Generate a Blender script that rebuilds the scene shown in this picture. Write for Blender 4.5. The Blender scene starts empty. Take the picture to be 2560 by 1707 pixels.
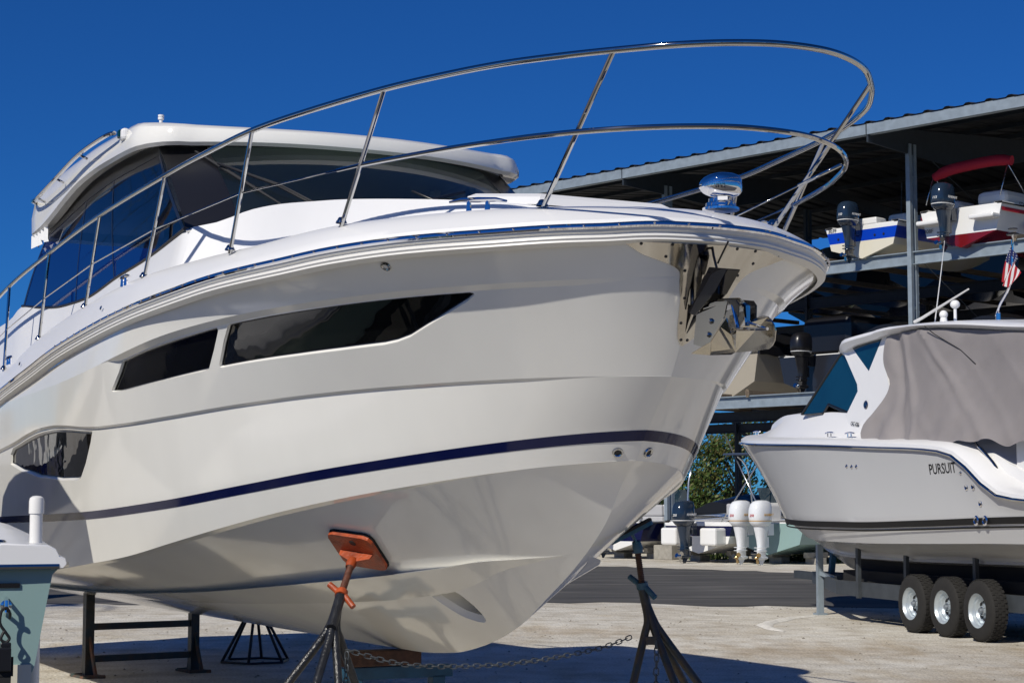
import bpy, bmesh, math, random
from mathutils import Vector, Matrix
from mathutils.geometry import delaunay_2d_cdt
R = math.radians
sc = bpy.context.scene
COL = sc.collection
random.seed(7)
# ------------------------------------------------------------------ camera
cd = bpy.data.cameras.new('camera'); cam = bpy.data.objects.new('camera', cd); COL.objects.link(cam)
cam.location = (0, 0, 1.6)
PITCH = .0895
cam.rotation_euler = (math.pi/2 + PITCH, 0, 0)
cd.sensor_width = 36; cd.lens = 36*4600/2560; cd.clip_end = 3000; cd.clip_start = .05
sc.camera = cam
# ------------------------------------------------------------------ sky and sun
SUN = Vector((-.57, -.82, 0)).normalized(); ELEV = R(40)
sd = Vector((SUN.x*math.cos(ELEV), SUN.y*math.cos(ELEV), math.sin(ELEV)))
w = bpy.data.worlds.new('World'); sc.world = w; w.use_nodes = True
nt = w.node_tree; nt.nodes.clear()
sky = nt.nodes.new('ShaderNodeTexSky'); sky.sky_type = 'NISHITA'; sky.sun_disc = False
sky.sun_elevation = ELEV; sky.sun_rotation = math.atan2(SUN.x, SUN.y)
sky.altitude = 1500; sky.air_density = 1.0; sky.dust_density = 0.0; sky.ozone_density = 6.0
bg = nt.nodes.new('ShaderNodeBackground'); bg.inputs[1].default_value = .060
hs = nt.nodes.new('ShaderNodeMix'); hs.data_type = 'RGBA'; hs.blend_type = 'MULTIPLY'; hs.inputs[0].default_value = 1; hs.inputs[7].default_value = (.15, .56, 1.10, 1)   # deep polarised blue
wo = nt.nodes.new('ShaderNodeOutputWorld')
nt.links.new(sky.outputs[0], hs.inputs[6]); nt.links.new(hs.outputs[2], bg.inputs[0]); nt.links.new(bg.outputs[0], wo.inputs[0])
sl = bpy.data.lights.new('sun', 'SUN'); sl.energy = 4.0; sl.angle = R(.5); sl.color = (1, .945, .84)
so = bpy.data.objects.new('sun', sl); COL.objects.link(so); so.rotation_euler = sd.to_track_quat('Z', 'Y').to_euler()
so.location = sd*60
sc.view_settings.view_transform = 'Standard'; sc.view_settings.look = 'None'
sc.view_settings.exposure = 0; sc.view_settings.gamma = 1
sc.cycles.max_bounces = 10; sc.cycles.transparent_max_bounces = 24
sc.cycles.sample_clamp_indirect = 6

# ------------------------------------------------------------------ materials
MATS = {}
def mat(name, color, rough=.5, metal=0, spec=.5, noise=0, nscale=6, bump=0, bscale=40, coat=0, stretch=None, noise2=None, rnoise=0, wave=0, wscale=1.2):
    if name in MATS: return MATS[name]
    m = bpy.data.materials.new(name); m.use_nodes = True; t = m.node_tree; b = t.nodes['Principled BSDF']
    c = (*color, 1)
    b.inputs['Base Color'].default_value = c; b.inputs['Roughness'].default_value = rough
    b.inputs['Metallic'].default_value = metal; b.inputs['Specular IOR Level'].default_value = spec
    b.inputs['Coat Weight'].default_value = coat; b.inputs['Coat Roughness'].default_value = .03
    tc = t.nodes.new('ShaderNodeTexCoord'); mp = t.nodes.new('ShaderNodeMapping'); t.links.new(tc.outputs['Object'], mp.inputs[0])
    if stretch: mp.inputs['Scale'].default_value = stretch
    if noise:
        n = t.nodes.new('ShaderNodeTexNoise'); n.inputs['Scale'].default_value = nscale; n.inputs['Detail'].default_value = 6
        t.links.new(mp.outputs[0], n.inputs['Vector'])
        r = t.nodes.new('ShaderNodeValToRGB'); t.links.new(n.outputs['Fac'], r.inputs[0])
        r.color_ramp.elements[0].position = .3; r.color_ramp.elements[1].position = .7
        c2 = noise2 or tuple(x*(1-noise) for x in color)
        r.color_ramp.elements[0].color = (*c2, 1); r.color_ramp.elements[1].color = c
        t.links.new(r.outputs[0], b.inputs['Base Color'])
    if rnoise:
        n2 = t.nodes.new('ShaderNodeTexNoise'); n2.inputs['Scale'].default_value = 3; n2.inputs['Detail'].default_value = 5
        t.links.new(mp.outputs[0], n2.inputs['Vector'])
        mr = t.nodes.new('ShaderNodeMapRange'); mr.inputs[3].default_value = rough; mr.inputs[4].default_value = rough+rnoise
        t.links.new(n2.outputs['Fac'], mr.inputs[0]); t.links.new(mr.outputs[0], b.inputs['Roughness'])
    last = None
    if wave:   # long soft waviness of moulded fibreglass
        n3 = t.nodes.new('ShaderNodeTexNoise'); n3.inputs['Scale'].default_value = wscale; n3.inputs['Detail'].default_value = 2
        t.links.new(tc.outputs['Object'], n3.inputs['Vector'])
        b1 = t.nodes.new('ShaderNodeBump'); b1.inputs['Strength'].default_value = 1; b1.inputs['Distance'].default_value = wave
        t.links.new(n3.outputs['Fac'], b1.inputs['Height']); last = b1
    if bump:
        n4 = t.nodes.new('ShaderNodeTexNoise'); n4.inputs['Scale'].default_value = bscale; n4.inputs['Detail'].default_value = 8
        t.links.new(mp.outputs[0], n4.inputs['Vector'])
        b2 = t.nodes.new('ShaderNodeBump'); b2.inputs['Strength'].default_value = bump; b2.inputs['Distance'].default_value = .02
        t.links.new(n4.outputs['Fac'], b2.inputs['Height'])
        if last: t.links.new(last.outputs[0], b2.inputs['Normal'])
        last = b2
    if last: t.links.new(last.outputs[0], b.inputs['Normal'])
    MATS[name] = m; return m
GEL = mat('gelcoat_white', (.81, .80, .755), .08, spec=.5, wave=.004, wscale=1.3, noise=.035, nscale=1.2, stretch=(3, 3, .5), rnoise=.03, coat=.15)
DECK = mat('deck_white', (.80, .80, .80), .22, spec=.4, noise=.03, nscale=2)
GELG = mat('gelcoat_grey', (.56, .57, .58), .1, spec=.5, wave=.006)
NAVY = mat('navy_gel', (.005, .008, .05), .08, spec=.3)
BLACKG = mat('black_gel', (.006, .006, .008), .07, spec=.6)
STEEL = mat('stainless', (.50, .50, .49), .05, 1)
STEELP = mat('stainless_plate', (.56, .53, .47), .10, 1, bump=.03, bscale=14, wave=.0004, wscale=5)
CHROME = mat('chrome', (.8, .8, .82), .02, 1)
RUB = mat('white_rubber', (.74, .73, .70), .35)
BLK = mat('black_rubber', (.012, .012, .013), .5)
SATIN = mat('black_satin', (.01, .01, .012), .3)
GALV = mat('galvanised', (.42, .46, .50), .42, .75, noise=.25, nscale=9, rnoise=.15)
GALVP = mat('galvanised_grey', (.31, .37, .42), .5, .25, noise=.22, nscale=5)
GALVD = mat('galvanised_dull', (.08, .092, .105), .55, .4, noise=.3, nscale=5)
TEAL = mat('pale_teal_gel', (.25, .37, .36), .12, spec=.5, wave=.003)  # base darkened a little for the shade on the skiff's transom
PVC = mat('white_pvc', (.78, .77, .74), .3)
ORANGE = mat('orange_paint', (.50, .085, .018), .45, noise=.6, nscale=11, bump=.25, bscale=60, noise2=(.20, .035, .012))
RUST = mat('rusty_thread', (.16, .05, .025), .6, noise=.6, nscale=30, bump=.4)
BPAINT = mat('black_paint_worn', (.018, .020, .026), .28, noise=.5, nscale=25, bump=.3, bscale=70)
GPAINT = mat('dark_green_paint_worn', (.018, .030, .034), .4, noise=.6, nscale=12, bump=.3, noise2=(.05, .03, .015))
BLUEP = mat('blue_paint', (.02, .09, .16), .5, noise=.4, nscale=10)
WOOD = mat('weathered_wood', (.22, .17, .12), .8, noise=.45, nscale=5, stretch=(1, 8, 8), bump=.3)
CARPET = mat('black_carpet', (.012, .012, .013), .95)
CONC = mat('concrete', (.36, .34, .30), .9, noise=.3, nscale=8, bump=.4)
CANVAS = mat('grey_canvas', (.27, .25, .25), .85, noise=.10, nscale=3, bump=.15, bscale=220)
RED = mat('red_canvas', (.46, .012, .035), .8, bump=.3, bscale=20)
BRIGHTBLUE = mat('bright_blue_gel', (.004, .045, .45), .15)
REDGEL = mat('red_gel', (.16, .008, .012), .2)
CREAM = mat('cream_gel', (.70, .66, .54), .2, wave=.004)
WHITEB = mat('white_gel_plain', (.78, .78, .77), .15, wave=.004)
ENGD = mat('engine_dark_blue', (.016, .030, .055), .14, spec=.6)
ENGW = mat('engine_white', (.76, .78, .80), .16)
WHITEP = mat('white_print', (.8, .8, .8), .4)
BLKP = mat('black_print', (.008, .008, .009), .5, spec=.25)
REDP = mat('red_print', (.5, .02, .03), .4)
GOLDP = mat('gold_print', (.6, .35, .08), .4)
VINYL = mat('grey_vinyl', (.42, .42, .43), .6)
INT = mat('cabin_lining', (.72, .74, .68), .7)
INTD = mat('cabin_dark', (.015, .016, .02), .5)
ALU = mat('aluminium_tube', (.6, .62, .64), .25, .9)
TYRE = mat('tyre_rubber', (.018, .017, .016), .85, noise=.3, nscale=20)
ROOFM = mat('roof_sheet', (.018, .02, .022), .7)  # near black: the shade under the roof is put into the colour
BRONZE = mat('bronze', (.5, .36, .18), .25, 1)
LENS = mat('green_lens', (.0, .03, .03), .05, spec=.8)
GREYSTEEL = mat('rack_steel_dark', (.022, .032, .045), .6, noise=.3)  # inner rack steel, its colour darkened for the shade inside

def glass(name, tint, refl=.05):
    m = bpy.data.materials.new(name); m.use_nodes = True; t = m.node_tree; t.nodes.clear()
    o = t.nodes.new('ShaderNodeOutputMaterial'); mx = t.nodes.new('ShaderNodeMixShader'); fr = t.nodes.new('ShaderNodeFresnel'); fr.inputs[0].default_value = 1.5
    tr = t.nodes.new('ShaderNodeBsdfTransparent'); tr.inputs[0].default_value = (*tint, 1)
    gl = t.nodes.new('ShaderNodeBsdfGlossy'); gl.inputs['Roughness'].default_value = .012
    t.links.new(fr.outputs[0], mx.inputs[0]); t.links.new(tr.outputs[0], mx.inputs[1]); t.links.new(gl.outputs[0], mx.inputs[2]); t.links.new(mx.outputs[0], o.inputs[0])
    MATS[name] = m; return m
WSGLASS = glass('windscreen_glass', (.68, .80, .72))
SDGLASS = glass('side_tinted_glass', (.07, .12, .27))
DKGLASS = mat('dark_hull_glass', (.004, .0045, .005), .015, spec=.7, wave=.004, wscale=3)
TBGLASS = mat('teal_glass', (.004, .040, .070), .03, spec=.8, noise=.5, nscale=.8)

# ------------------------------------------------------------------ mesh helpers
def vec(*a): return Vector(a[0]) if len(a) == 1 else Vector(a)
class MB:
    def __init__(s): s.v = []; s.f = []; s.m = []; s.sm = []
    def add(s, vs, fs, mi=0, smooth=True):
        o = len(s.v); s.v += [tuple(x) for x in vs]
        for f in fs: s.f.append([i+o for i in f]); s.m.append(mi); s.sm.append(smooth)
        return s
    def grid(s, rows, mi=0, closeu=False, closev=False, smooth=True, flip=False):
        nr = len(rows); nc = len(rows[0]); vs = [p for r in rows for p in r]; fs = []
        for i in range(nr if closeu else nr-1):
            for j in range(nc if closev else nc-1):
                a = i*nc+j; b = i*nc+(j+1) % nc; c = ((i+1) % nr)*nc+(j+1) % nc; d = ((i+1) % nr)*nc+j
                fs.append([a, d, c, b] if flip else [a, b, c, d])
        return s.add(vs, fs, mi, smooth)
    def tube(s, pts, r, seg=8, mi=0, caps=True, closed=False):
        pts = [Vector(p) for p in pts]; n = len(pts); rows = []; up = None
        rr = r if isinstance(r, (list, tuple)) else [r]*n
        for i, p in enumerate(pts):
            if closed: d = (pts[(i+1) % n]-pts[i-1])
            else: d = (pts[min(i+1, n-1)]-pts[max(i-1, 0)])
            d = d.normalized() if d.length > 1e-9 else Vector((0, 0, 1))
            if up is None:
                up = Vector((0, 0, 1)) if abs(d.z) < .9 else Vector((1, 0, 0))
            x = d.cross(up).normalized(); up = x.cross(d).normalized()
            rows.append([p+(x*math.cos(2*math.pi*k/seg)+up*math.sin(2*math.pi*k/seg))*rr[i] for k in range(seg)])
        s.grid(rows, mi, closeu=closed, closev=True)
        if caps and not closed:
            o = len(s.v)-n*seg
            s.f.append([o+k for k in range(seg)][::-1]); s.m.append(mi); s.sm.append(False)
            s.f.append([o+(n-1)*seg+k for k in range(seg)]); s.m.append(mi); s.sm.append(False)
        return s
    def box(s, c, size, rot=None, mi=0, bev=0, mtx=None):
        hx, hy, hz = [x/2 for x in size]; M = rot if rot is not None else Matrix.Identity(3); c = Vector(c)
        if bev <= 0:
            vs = [c+M @ Vector((x, y, z)) for x in (-hx, hx) for y in (-hy, hy) for z in (-hz, hz)]
            return s.add(vs, [[0, 1, 3, 2], [4, 6, 7, 5], [0, 4, 5, 1], [2, 3, 7, 6], [0, 2, 6, 4], [1, 5, 7, 3]], mi, False)
        bm = bmesh.new(); bmesh.ops.create_cube(bm, size=1)
        for v in bm.verts: v.co = Vector((v.co.x*size[0], v.co.y*size[1], v.co.z*size[2]))
        bmesh.ops.bevel(bm, geom=bm.edges[:], offset=bev, segments=2, profile=.5, affect='EDGES')
        bm.verts.index_update()
        s.add([c+M @ v.co for v in bm.verts], [[v.index for v in f.verts] for f in bm.faces], mi, False); bm.free(); return s
    def beam(s, a, b, wx, wz, mi=0, up=(0, 0, 1)):
        a = Vector(a); b = Vector(b); d = (b-a); L = d.length; d.normalize(); up = Vector(up)
        if abs(d.dot(up)) > .98: up = Vector((1, 0, 0))
        y = up.cross(d).normalized(); z = d.cross(y); M = Matrix((d, y, z)).transposed()
        return s.box((a+b)/2, (L, wx, wz), M, mi)
    def prism(s, poly, depth, org, ax, ay, mi=0, smooth=False):
        """polygon (x,y) in the plane org+ax*x+ay*y, extruded both ways by depth/2"""
        org, ax, ay = Vector(org), Vector(ax).normalized(), Vector(ay).normalized(); n = ax.cross(ay)
        vs = [org+ax*x+ay*y+n*k*depth/2 for k in (-1, 1) for x, y in poly]; m = len(poly)
        fs = [list(range(m))[::-1], list(range(m, 2*m))]+[[i, (i+1) % m, m+(i+1) % m, m+i] for i in range(m)]
        return s.add(vs, fs, mi, smooth)
    def lathe(s, prof, org, axis, seg=20, mi=0):
        org = Vector(org); d = Vector(axis).normalized(); u = Vector((0, 0, 1)) if abs(d.z) < .9 else Vector((1, 0, 0))
        x = d.cross(u).normalized(); y = x.cross(d).normalized()
        rows = [[org+d*h+(x*math.cos(2*math.pi*k/seg)+y*math.sin(2*math.pi*k/seg))*r for k in range(seg)] for r, h in prof]
        s.grid(rows, mi, closev=True); return s
    def ball(s, c, r, mi=0, seg=10, sc3=(1, 1, 1)):
        rows = []
        for i in range(seg+1):
            a = math.pi*i/seg
            rows.append([Vector(c)+Vector((math.sin(a)*math.cos(2*math.pi*k/(seg*2))*r*sc3[0], math.sin(a)*math.sin(2*math.pi*k/(seg*2))*r*sc3[1], math.cos(a)*r*sc3[2])) for k in range(seg*2)])
        return s.grid(rows, mi, closev=True)
    def pid(s, mi):
        for i in range(getattr(s, 'last', 0), len(s.m)): s.m[i] = mi
        s.last = len(s.m)
    def build(s, name, mats, parent=None, label=None, merge=0, fixn=True, sharp=32):
        me = bpy.data.meshes.new(name); me.from_pydata(s.v, [], s.f)
        if not isinstance(mats, (list, tuple)): mats = [mats]
        for m in mats: me.materials.append(m)
        for p, mi, sm in zip(me.polygons, s.m, s.sm): p.material_index = mi; p.use_smooth = sm
        me.validate()
        if merge or fixn:
            bm = bmesh.new(); bm.from_mesh(me)
            if merge: bmesh.ops.remove_doubles(bm, verts=bm.verts, dist=merge)
            if fixn: bmesh.ops.recalc_face_normals(bm, faces=bm.faces)
            for e in bm.edges:
                if len(e.link_faces) != 2 or e.calc_face_angle(0) > R(sharp) or (len(mats) > 6 and e.link_faces[0].material_index != e.link_faces[1].material_index): e.smooth = False
            bm.to_mesh(me); bm.free()
        o = bpy.data.objects.new(name, me); COL.objects.link(o)
        if parent: o.parent = parent
        if label: o['label'] = label
        return o
def tag(o, label=None, cat=None, group=None, kind=None):
    if label: o['label'] = label
    if cat: o['category'] = cat
    if group: o['group'] = group
    if kind: o['kind'] = kind
    return o
def thing(name, loc, rz, label, cat, group=None):
    o = bpy.data.objects.new(name, None); COL.objects.link(o); o.location = loc; o.rotation_euler = (0, 0, rz)
    o.empty_display_size = .3
    return tag(o, label, cat, group)
def rebase(root, newloc):
    """move an Empty to its thing's foot without moving the parts"""
    d = root.matrix_basis.to_3x3().inverted() @ (Vector(newloc)-root.location)
    for c in root.children: c.location = Vector(c.location)-d
    root.location = newloc
def text(name, s, size, m, parent, org, ax, ay, thick=.0015, shear=0, bold=0, align='CENTER', label=None):
    cu = bpy.data.curves.new(name, 'FONT'); cu.body = s; cu.size = size; cu.extrude = thick; cu.align_x = align; cu.align_y = 'CENTER'; cu.shear = shear; cu.offset = bold
    cu.resolution_u = 3
    tmp = bpy.data.objects.new(name+'_tmp', cu); COL.objects.link(tmp)
    bpy.context.view_layer.update()
    me = bpy.data.meshes.new_from_object(tmp.evaluated_get(bpy.context.evaluated_depsgraph_get()))
    bpy.data.objects.remove(tmp); bpy.data.curves.remove(cu)
    ax = Vector(ax).normalized(); ay = Vector(ay).normalized(); az = ax.cross(ay).normalized(); ay = az.cross(ax)
    M = Matrix((ax, ay, az)).transposed().to_4x4(); M.translation = Vector(org)
    me.transform(M); me.materials.clear(); me.materials.append(m)
    o = bpy.data.objects.new(name, me); COL.objects.link(o); o.parent = parent
    if label: o['label'] = label
    return o
def smooth_poly(pts, n=6, closed=False):
    """Catmull-Rom through points"""
    P = [Vector(p) for p in pts]; out = []; N = len(P)
    for i in range(N if closed else N-1):
        p0 = P[i-1] if (i > 0 or closed) else P[0]; p1 = P[i]; p2 = P[(i+1) % N]; p3 = P[(i+2) % N] if (closed or i+2 < N) else P[-1]
        for k in range(n):
            t = k/n
            out.append(.5*((2*p1)+(p2-p0)*t+(2*p0-5*p1+4*p2-p3)*t*t+(3*p1-p0-3*p2+p3)*t**3))
    if not closed: out.append(P[-1])
    return out
# ------------------------------------------------------------------ ground
def ground_mat():
    m = bpy.data.materials.new('shell_gravel'); m.use_nodes = True; t = m.node_tree; b = t.nodes['Principled BSDF']; N = t.nodes.new; K = t.links.new
    tc = N('ShaderNodeTexCoord')
    def noise(s, d=8, st=None):
        n = N('ShaderNodeTexNoise'); n.inputs['Scale'].default_value = s; n.inputs['Detail'].default_value = d
        if st:
            mp = N('ShaderNodeMapping'); mp.inputs['Scale'].default_value = st; K(tc.outputs['Object'], mp.inputs[0]); K(mp.outputs[0], n.inputs['Vector'])
        else: K(tc.outputs['Object'], n.inputs['Vector'])
        return n
    def ramp_(n, a, ca, b_, cb):
        r = N('ShaderNodeValToRGB'); K(n.outputs['Fac'], r.inputs[0]); e = r.color_ramp.elements
        e[0].position = a; e[0].color = (*ca, 1); e[1].position = b_; e[1].color = (*cb, 1); return r
    def mix(a, bb, fac, mode='MULTIPLY'):
        x = N('ShaderNodeMix'); x.data_type = 'RGBA'; x.blend_type = mode; x.inputs[0].default_value = fac
        K(a, x.inputs[6]); K(bb, x.inputs[7]); return x.outputs[2]
    big = ramp_(noise(.30, 7, (1, 1.25, 1)), .35, (.60, .56, .485), .62, (.76, .735, .665))
    mid = ramp_(noise(2.6, 9), .3, (.72, .68, .62), .6, (1, 1, 1))
    fine = ramp_(noise(38, 4), .32, (.55, .52, .47), .55, (1, 1, 1))
    spk = N('ShaderNodeTexVoronoi'); spk.inputs['Scale'].default_value = 16; K(tc.outputs['Object'], spk.inputs['Vector'])
    sr = N('ShaderNodeValToRGB'); K(spk.outputs['Distance'], sr.inputs[0]); sr.color_ramp.elements[0].position = .05; sr.color_ramp.elements[0].color = (.35, .32, .28, 1)
    sr.color_ramp.elements[1].position = .13; sr.color_ramp.elements[1].color = (1, 1, 1, 1)
    c = mix(big.outputs[0], mid.outputs[0], .8); c = mix(c, fine.outputs[0], .8); c = mix(c, sr.outputs[0], .55)
    # brown worn tyre tracks
    wv = ramp_(noise(.9, 5, (1.4, .35, 1)), .56, (1, 1, 1), .74, (.80, .72, .60)); c = mix(c, wv.outputs[0], .8)
    # a few brown scuffed stains of their own
    for (sx_, sy_, rad) in ((3.3, 20.8, 1.7), (5.4, 18.0, 1.1), (.8, 24, 1.3), (7.5, 21.5, .9), (-2.2, 22, 1.2)):
        vd = N('ShaderNodeVectorMath'); vd.operation = 'DISTANCE'; K(tc.outputs['Object'], vd.inputs[0]); vd.inputs[1].default_value = (sx_, sy_, 0)
        nz = noise(1.5, 7, (2.5, .6, 1)); ad = N('ShaderNodeMath'); ad.operation = 'MULTIPLY_ADD'; K(nz.outputs['Fac'], ad.inputs[0]); ad.inputs[1].default_value = rad*2.6; K(vd.outputs['Value'], ad.inputs[2])
        mr = N('ShaderNodeMapRange'); mr.inputs[1].default_value = rad*1.45; mr.inputs[2].default_value = rad*2.3; mr.inputs[3].default_value = .5; mr.inputs[4].default_value = 0; K(ad.outputs[0], mr.inputs[0])
        xx = N('ShaderNodeMix'); xx.data_type = 'RGBA'; xx.blend_type = 'MULTIPLY'; K(mr.outputs[0], xx.inputs[0]); K(c, xx.inputs[6]); xx.inputs[7].default_value = (.68, .56, .42, 1); c = xx.outputs[2]
    K(c, b.inputs['Base Color']); b.inputs['Roughness'].default_value = .95; b.inputs['Specular IOR Level'].default_value = .15
    bp = N('ShaderNodeBump'); bp.inputs['Strength'].default_value = .8; bp.inputs['Distance'].default_value = .03
    n5 = noise(24, 8); K(n5.outputs['Fac'], bp.inputs['Height'])
    bp2 = N('ShaderNodeBump'); bp2.inputs['Strength'].default_value = .7; bp2.inputs['Distance'].default_value = .12
    n6 = noise(1.6, 5); K(n6.outputs['Fac'], bp2.inputs['Height']); K(bp2.outputs[0], bp.inputs['Normal']); K(bp.outputs[0], b.inputs['Normal'])
    return m
def asphalt_mat():
    m = bpy.data.materials.new('asphalt_dusty'); m.use_nodes = True; t = m.node_tree; b = t.nodes['Principled BSDF']; N = t.nodes.new; K = t.links.new
    tc = N('ShaderNodeTexCoord'); mp = N('ShaderNodeMapping'); mp.inputs['Scale'].default_value = (.35, 1.6, 1); K(tc.outputs['Object'], mp.inputs[0])
    n = N('ShaderNodeTexNoise'); n.inputs['Scale'].default_value = 1.1; n.inputs['Detail'].default_value = 9; K(mp.outputs[0], n.inputs['Vector'])
    r = N('ShaderNodeValToRGB'); K(n.outputs['Fac'], r.inputs[0]); e = r.color_ramp.elements
    e[0].position = .35; e[0].color = (.062, .060, .058, 1); e[1].position = .62; e[1].color = (.125, .120, .112, 1)
    e2 = r.color_ramp.elements.new(.78); e2.color = (.26, .245, .22, 1)
    n2 = N('ShaderNodeTexNoise'); n2.inputs['Scale'].default_value = 45; K(tc.outputs['Object'], n2.inputs['Vector'])
    x = N('ShaderNodeMix'); x.data_type = 'RGBA'; x.blend_type = 'MULTIPLY'; x.inputs[0].default_value = .5; K(r.outputs[0], x.inputs[6]); K(n2.outputs['Color'], x.inputs[7])
    K(x.outputs[2], b.inputs['Base Color']); b.inputs['Roughness'].default_value = .9
    return m
g = MB(); g.add([(-900, -60, 0), (900, -60, 0), (900, 1500, 0), (-900, 1500, 0)], [[0, 1, 2, 3]])
tag(g.build('ground', ground_mat()), kind='structure')
def ragged(pts, amp, step=.5):
    out = []
    for i in range(len(pts)-1):
        a = Vector((*pts[i], 0)); b_ = Vector((*pts[i+1], 0)); n = max(int((b_-a).length/step), 1)
        for k in range(n):
            p = a.lerp(b_, k/n); out.append((p.x+random.uniform(-amp, amp)*.4, p.y+random.uniform(-amp, amp)))
    out.append(pts[-1]); return out
near = ragged([(-60, 32.5), (-20, 31.5), (-7, 30.6), (1.5, 30.9), (4.3, 29.9), (9, 28.4), (16, 26), (40, 20)], .45)
far = ragged([(-60, 118), (-20, 76), (3.0, 49.6), (7.3, 44.6), (20, 31.5), (40, 22)], .4)
vs = [(x, y, .004) for x, y in near] + [(x, y, .004) for x, y in far[::-1]]
poly = [Vector((x, y)) for x, y, z in vs]
r_ = delaunay_2d_cdt(poly, [], [list(range(len(poly)))], 1, 1e-5)
rd = MB(); rd.add([(p.x, p.y, .004) for p in r_[0]], [list(f) for f in r_[2]], 0, False)
tag(rd.build('road', asphalt_mat()), kind='structure')
ap = ragged([(-40, 13.5), (-5.2, 12.8), (-2.4, 9.3), (-.3, 6.0), (40, 5.0)], .12); pv = MB(); P_ = [Vector(p) for p in ap]+[Vector((40, -45)), Vector((-40, -45))]  # unseen dark apron, added to cut bounce and reflections on the hull
r_ = delaunay_2d_cdt(P_, [], [list(range(len(P_)))], 1, 1e-5); pv.add([(p.x, p.y, .004) for p in r_[0]], [list(f) for f in r_[2]], 0, False)
tag(pv.build('pavement', bpy.data.materials['asphalt_dusty']), kind='structure')
# ---- measured stations of the hull
# ---- yacht hull: plan curves (half breadth b over distance u aft of the stem head), metres
def plan(B, Lc, p, u0, e):
    k = B / ((B*B + e*e)**.5 - e)
    def b(u):
        w = min(max((u - u0)/Lc, 0), 1)
        r = B*max(1 - (1 - w)**p, 0)**.5
        r = ((r*r + e*e)**.5 - e)*k
        if u > 7: r -= 0.012*(u - 7)**1.3
        return r
    return b
b_gun = plan(1.88, 5.0, 3.4, 0.0, .05)
b_c1 = plan(1.86, 5.2, 2.65, .12, .10)
b_c2 = plan(1.84, 5.6, 1.85, .41, .12)
b_st = plan(1.78, 6.0, 1.95, .655, .12)
b_ch = plan(1.72, 6.5, 2.15, .77, .12)
def pchip(tab):
    xs = [a[0] for a in tab]; ys = [a[1] for a in tab]; n = len(xs)
    h = [xs[i+1]-xs[i] for i in range(n-1)]; d = [(ys[i+1]-ys[i])/h[i] for i in range(n-1)]
    m = [d[0]] + [0 if d[i-1]*d[i] <= 0 else (h[i-1]+h[i])*3/((2*h[i]+h[i-1])/d[i-1]+(h[i]+2*h[i-1])/d[i]) for i in range(1, n-1)] + [d[-1]]
    def f(x):
        if x <= xs[0]: return ys[0] + m[0]*(x-xs[0])
        if x >= xs[-1]: return ys[-1] + m[-1]*(x-xs[-1])
        lo = 0; hi = n-1
        while hi-lo > 1:
            k = (lo+hi)//2
            if xs[k] <= x: lo = k
            else: hi = k
        t = (x-xs[lo])/h[lo]
        return ((1+2*t)*(1-t)**2*ys[lo] + t*(1-t)**2*h[lo]*m[lo] + t*t*(3-2*t)*ys[lo+1] + t*t*(t-1)*h[lo]*m[lo+1])
    return f
HZ = {'gun': [(0, 2.96), (0.031, 2.96), (0.155, 2.944), (0.256, 2.94), (0.517, 2.929), (0.871, 2.926), (1.305, 2.914), (1.728, 2.894), (2.421, 2.878), (2.983, 2.856), (3.879, 2.827), (4.814, 2.781), (5.651, 2.725), (6.588, 2.625), (7.686, 2.51)], 'gunb': [(0.011, 2.895), (0.167, 2.899), (0.272, 2.898), (0.588, 2.881), (0.931, 2.869), (1.386, 2.862), (1.775, 2.851), (2.214, 2.841), (3.543, 2.797), (4.767, 2.718), (6.715, 2.544), (7.834, 2.446)], 'c1': [(0.12, 2.735), (0.3, 2.722), (0.65, 2.714), (1.1, 2.71), (1.6, 2.702), (2.2, 2.689), (2.65, 2.675), (3.35, 2.643), (4.27, 2.572)], 'c2': [(0.41, 2.262), (0.9, 2.257), (1.37, 2.25), (2.0, 2.236), (2.84, 2.206), (3.7, 2.168), (4.4, 2.147), (4.9, 2.143), (5.2, 2.153), (5.61, 2.178), (6.0, 2.192), (6.374, 2.188), (6.8, 2.16), (7.247, 2.113), (7.838, 2.069)], 'st': [(0.655, 1.996), (1.04, 1.948), (1.78, 1.863), (2.3, 1.808), (2.98, 1.735), (4.07, 1.636), (5.47, 1.563), (8.08, 1.518)], 'ch': [(0.77, 1.843), (1.076, 1.801), (1.618, 1.727), (2.256, 1.643), (2.79, 1.567), (3.3, 1.488), (3.993, 1.38), (4.817, 1.262), (5.777, 1.176)]}
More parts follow.
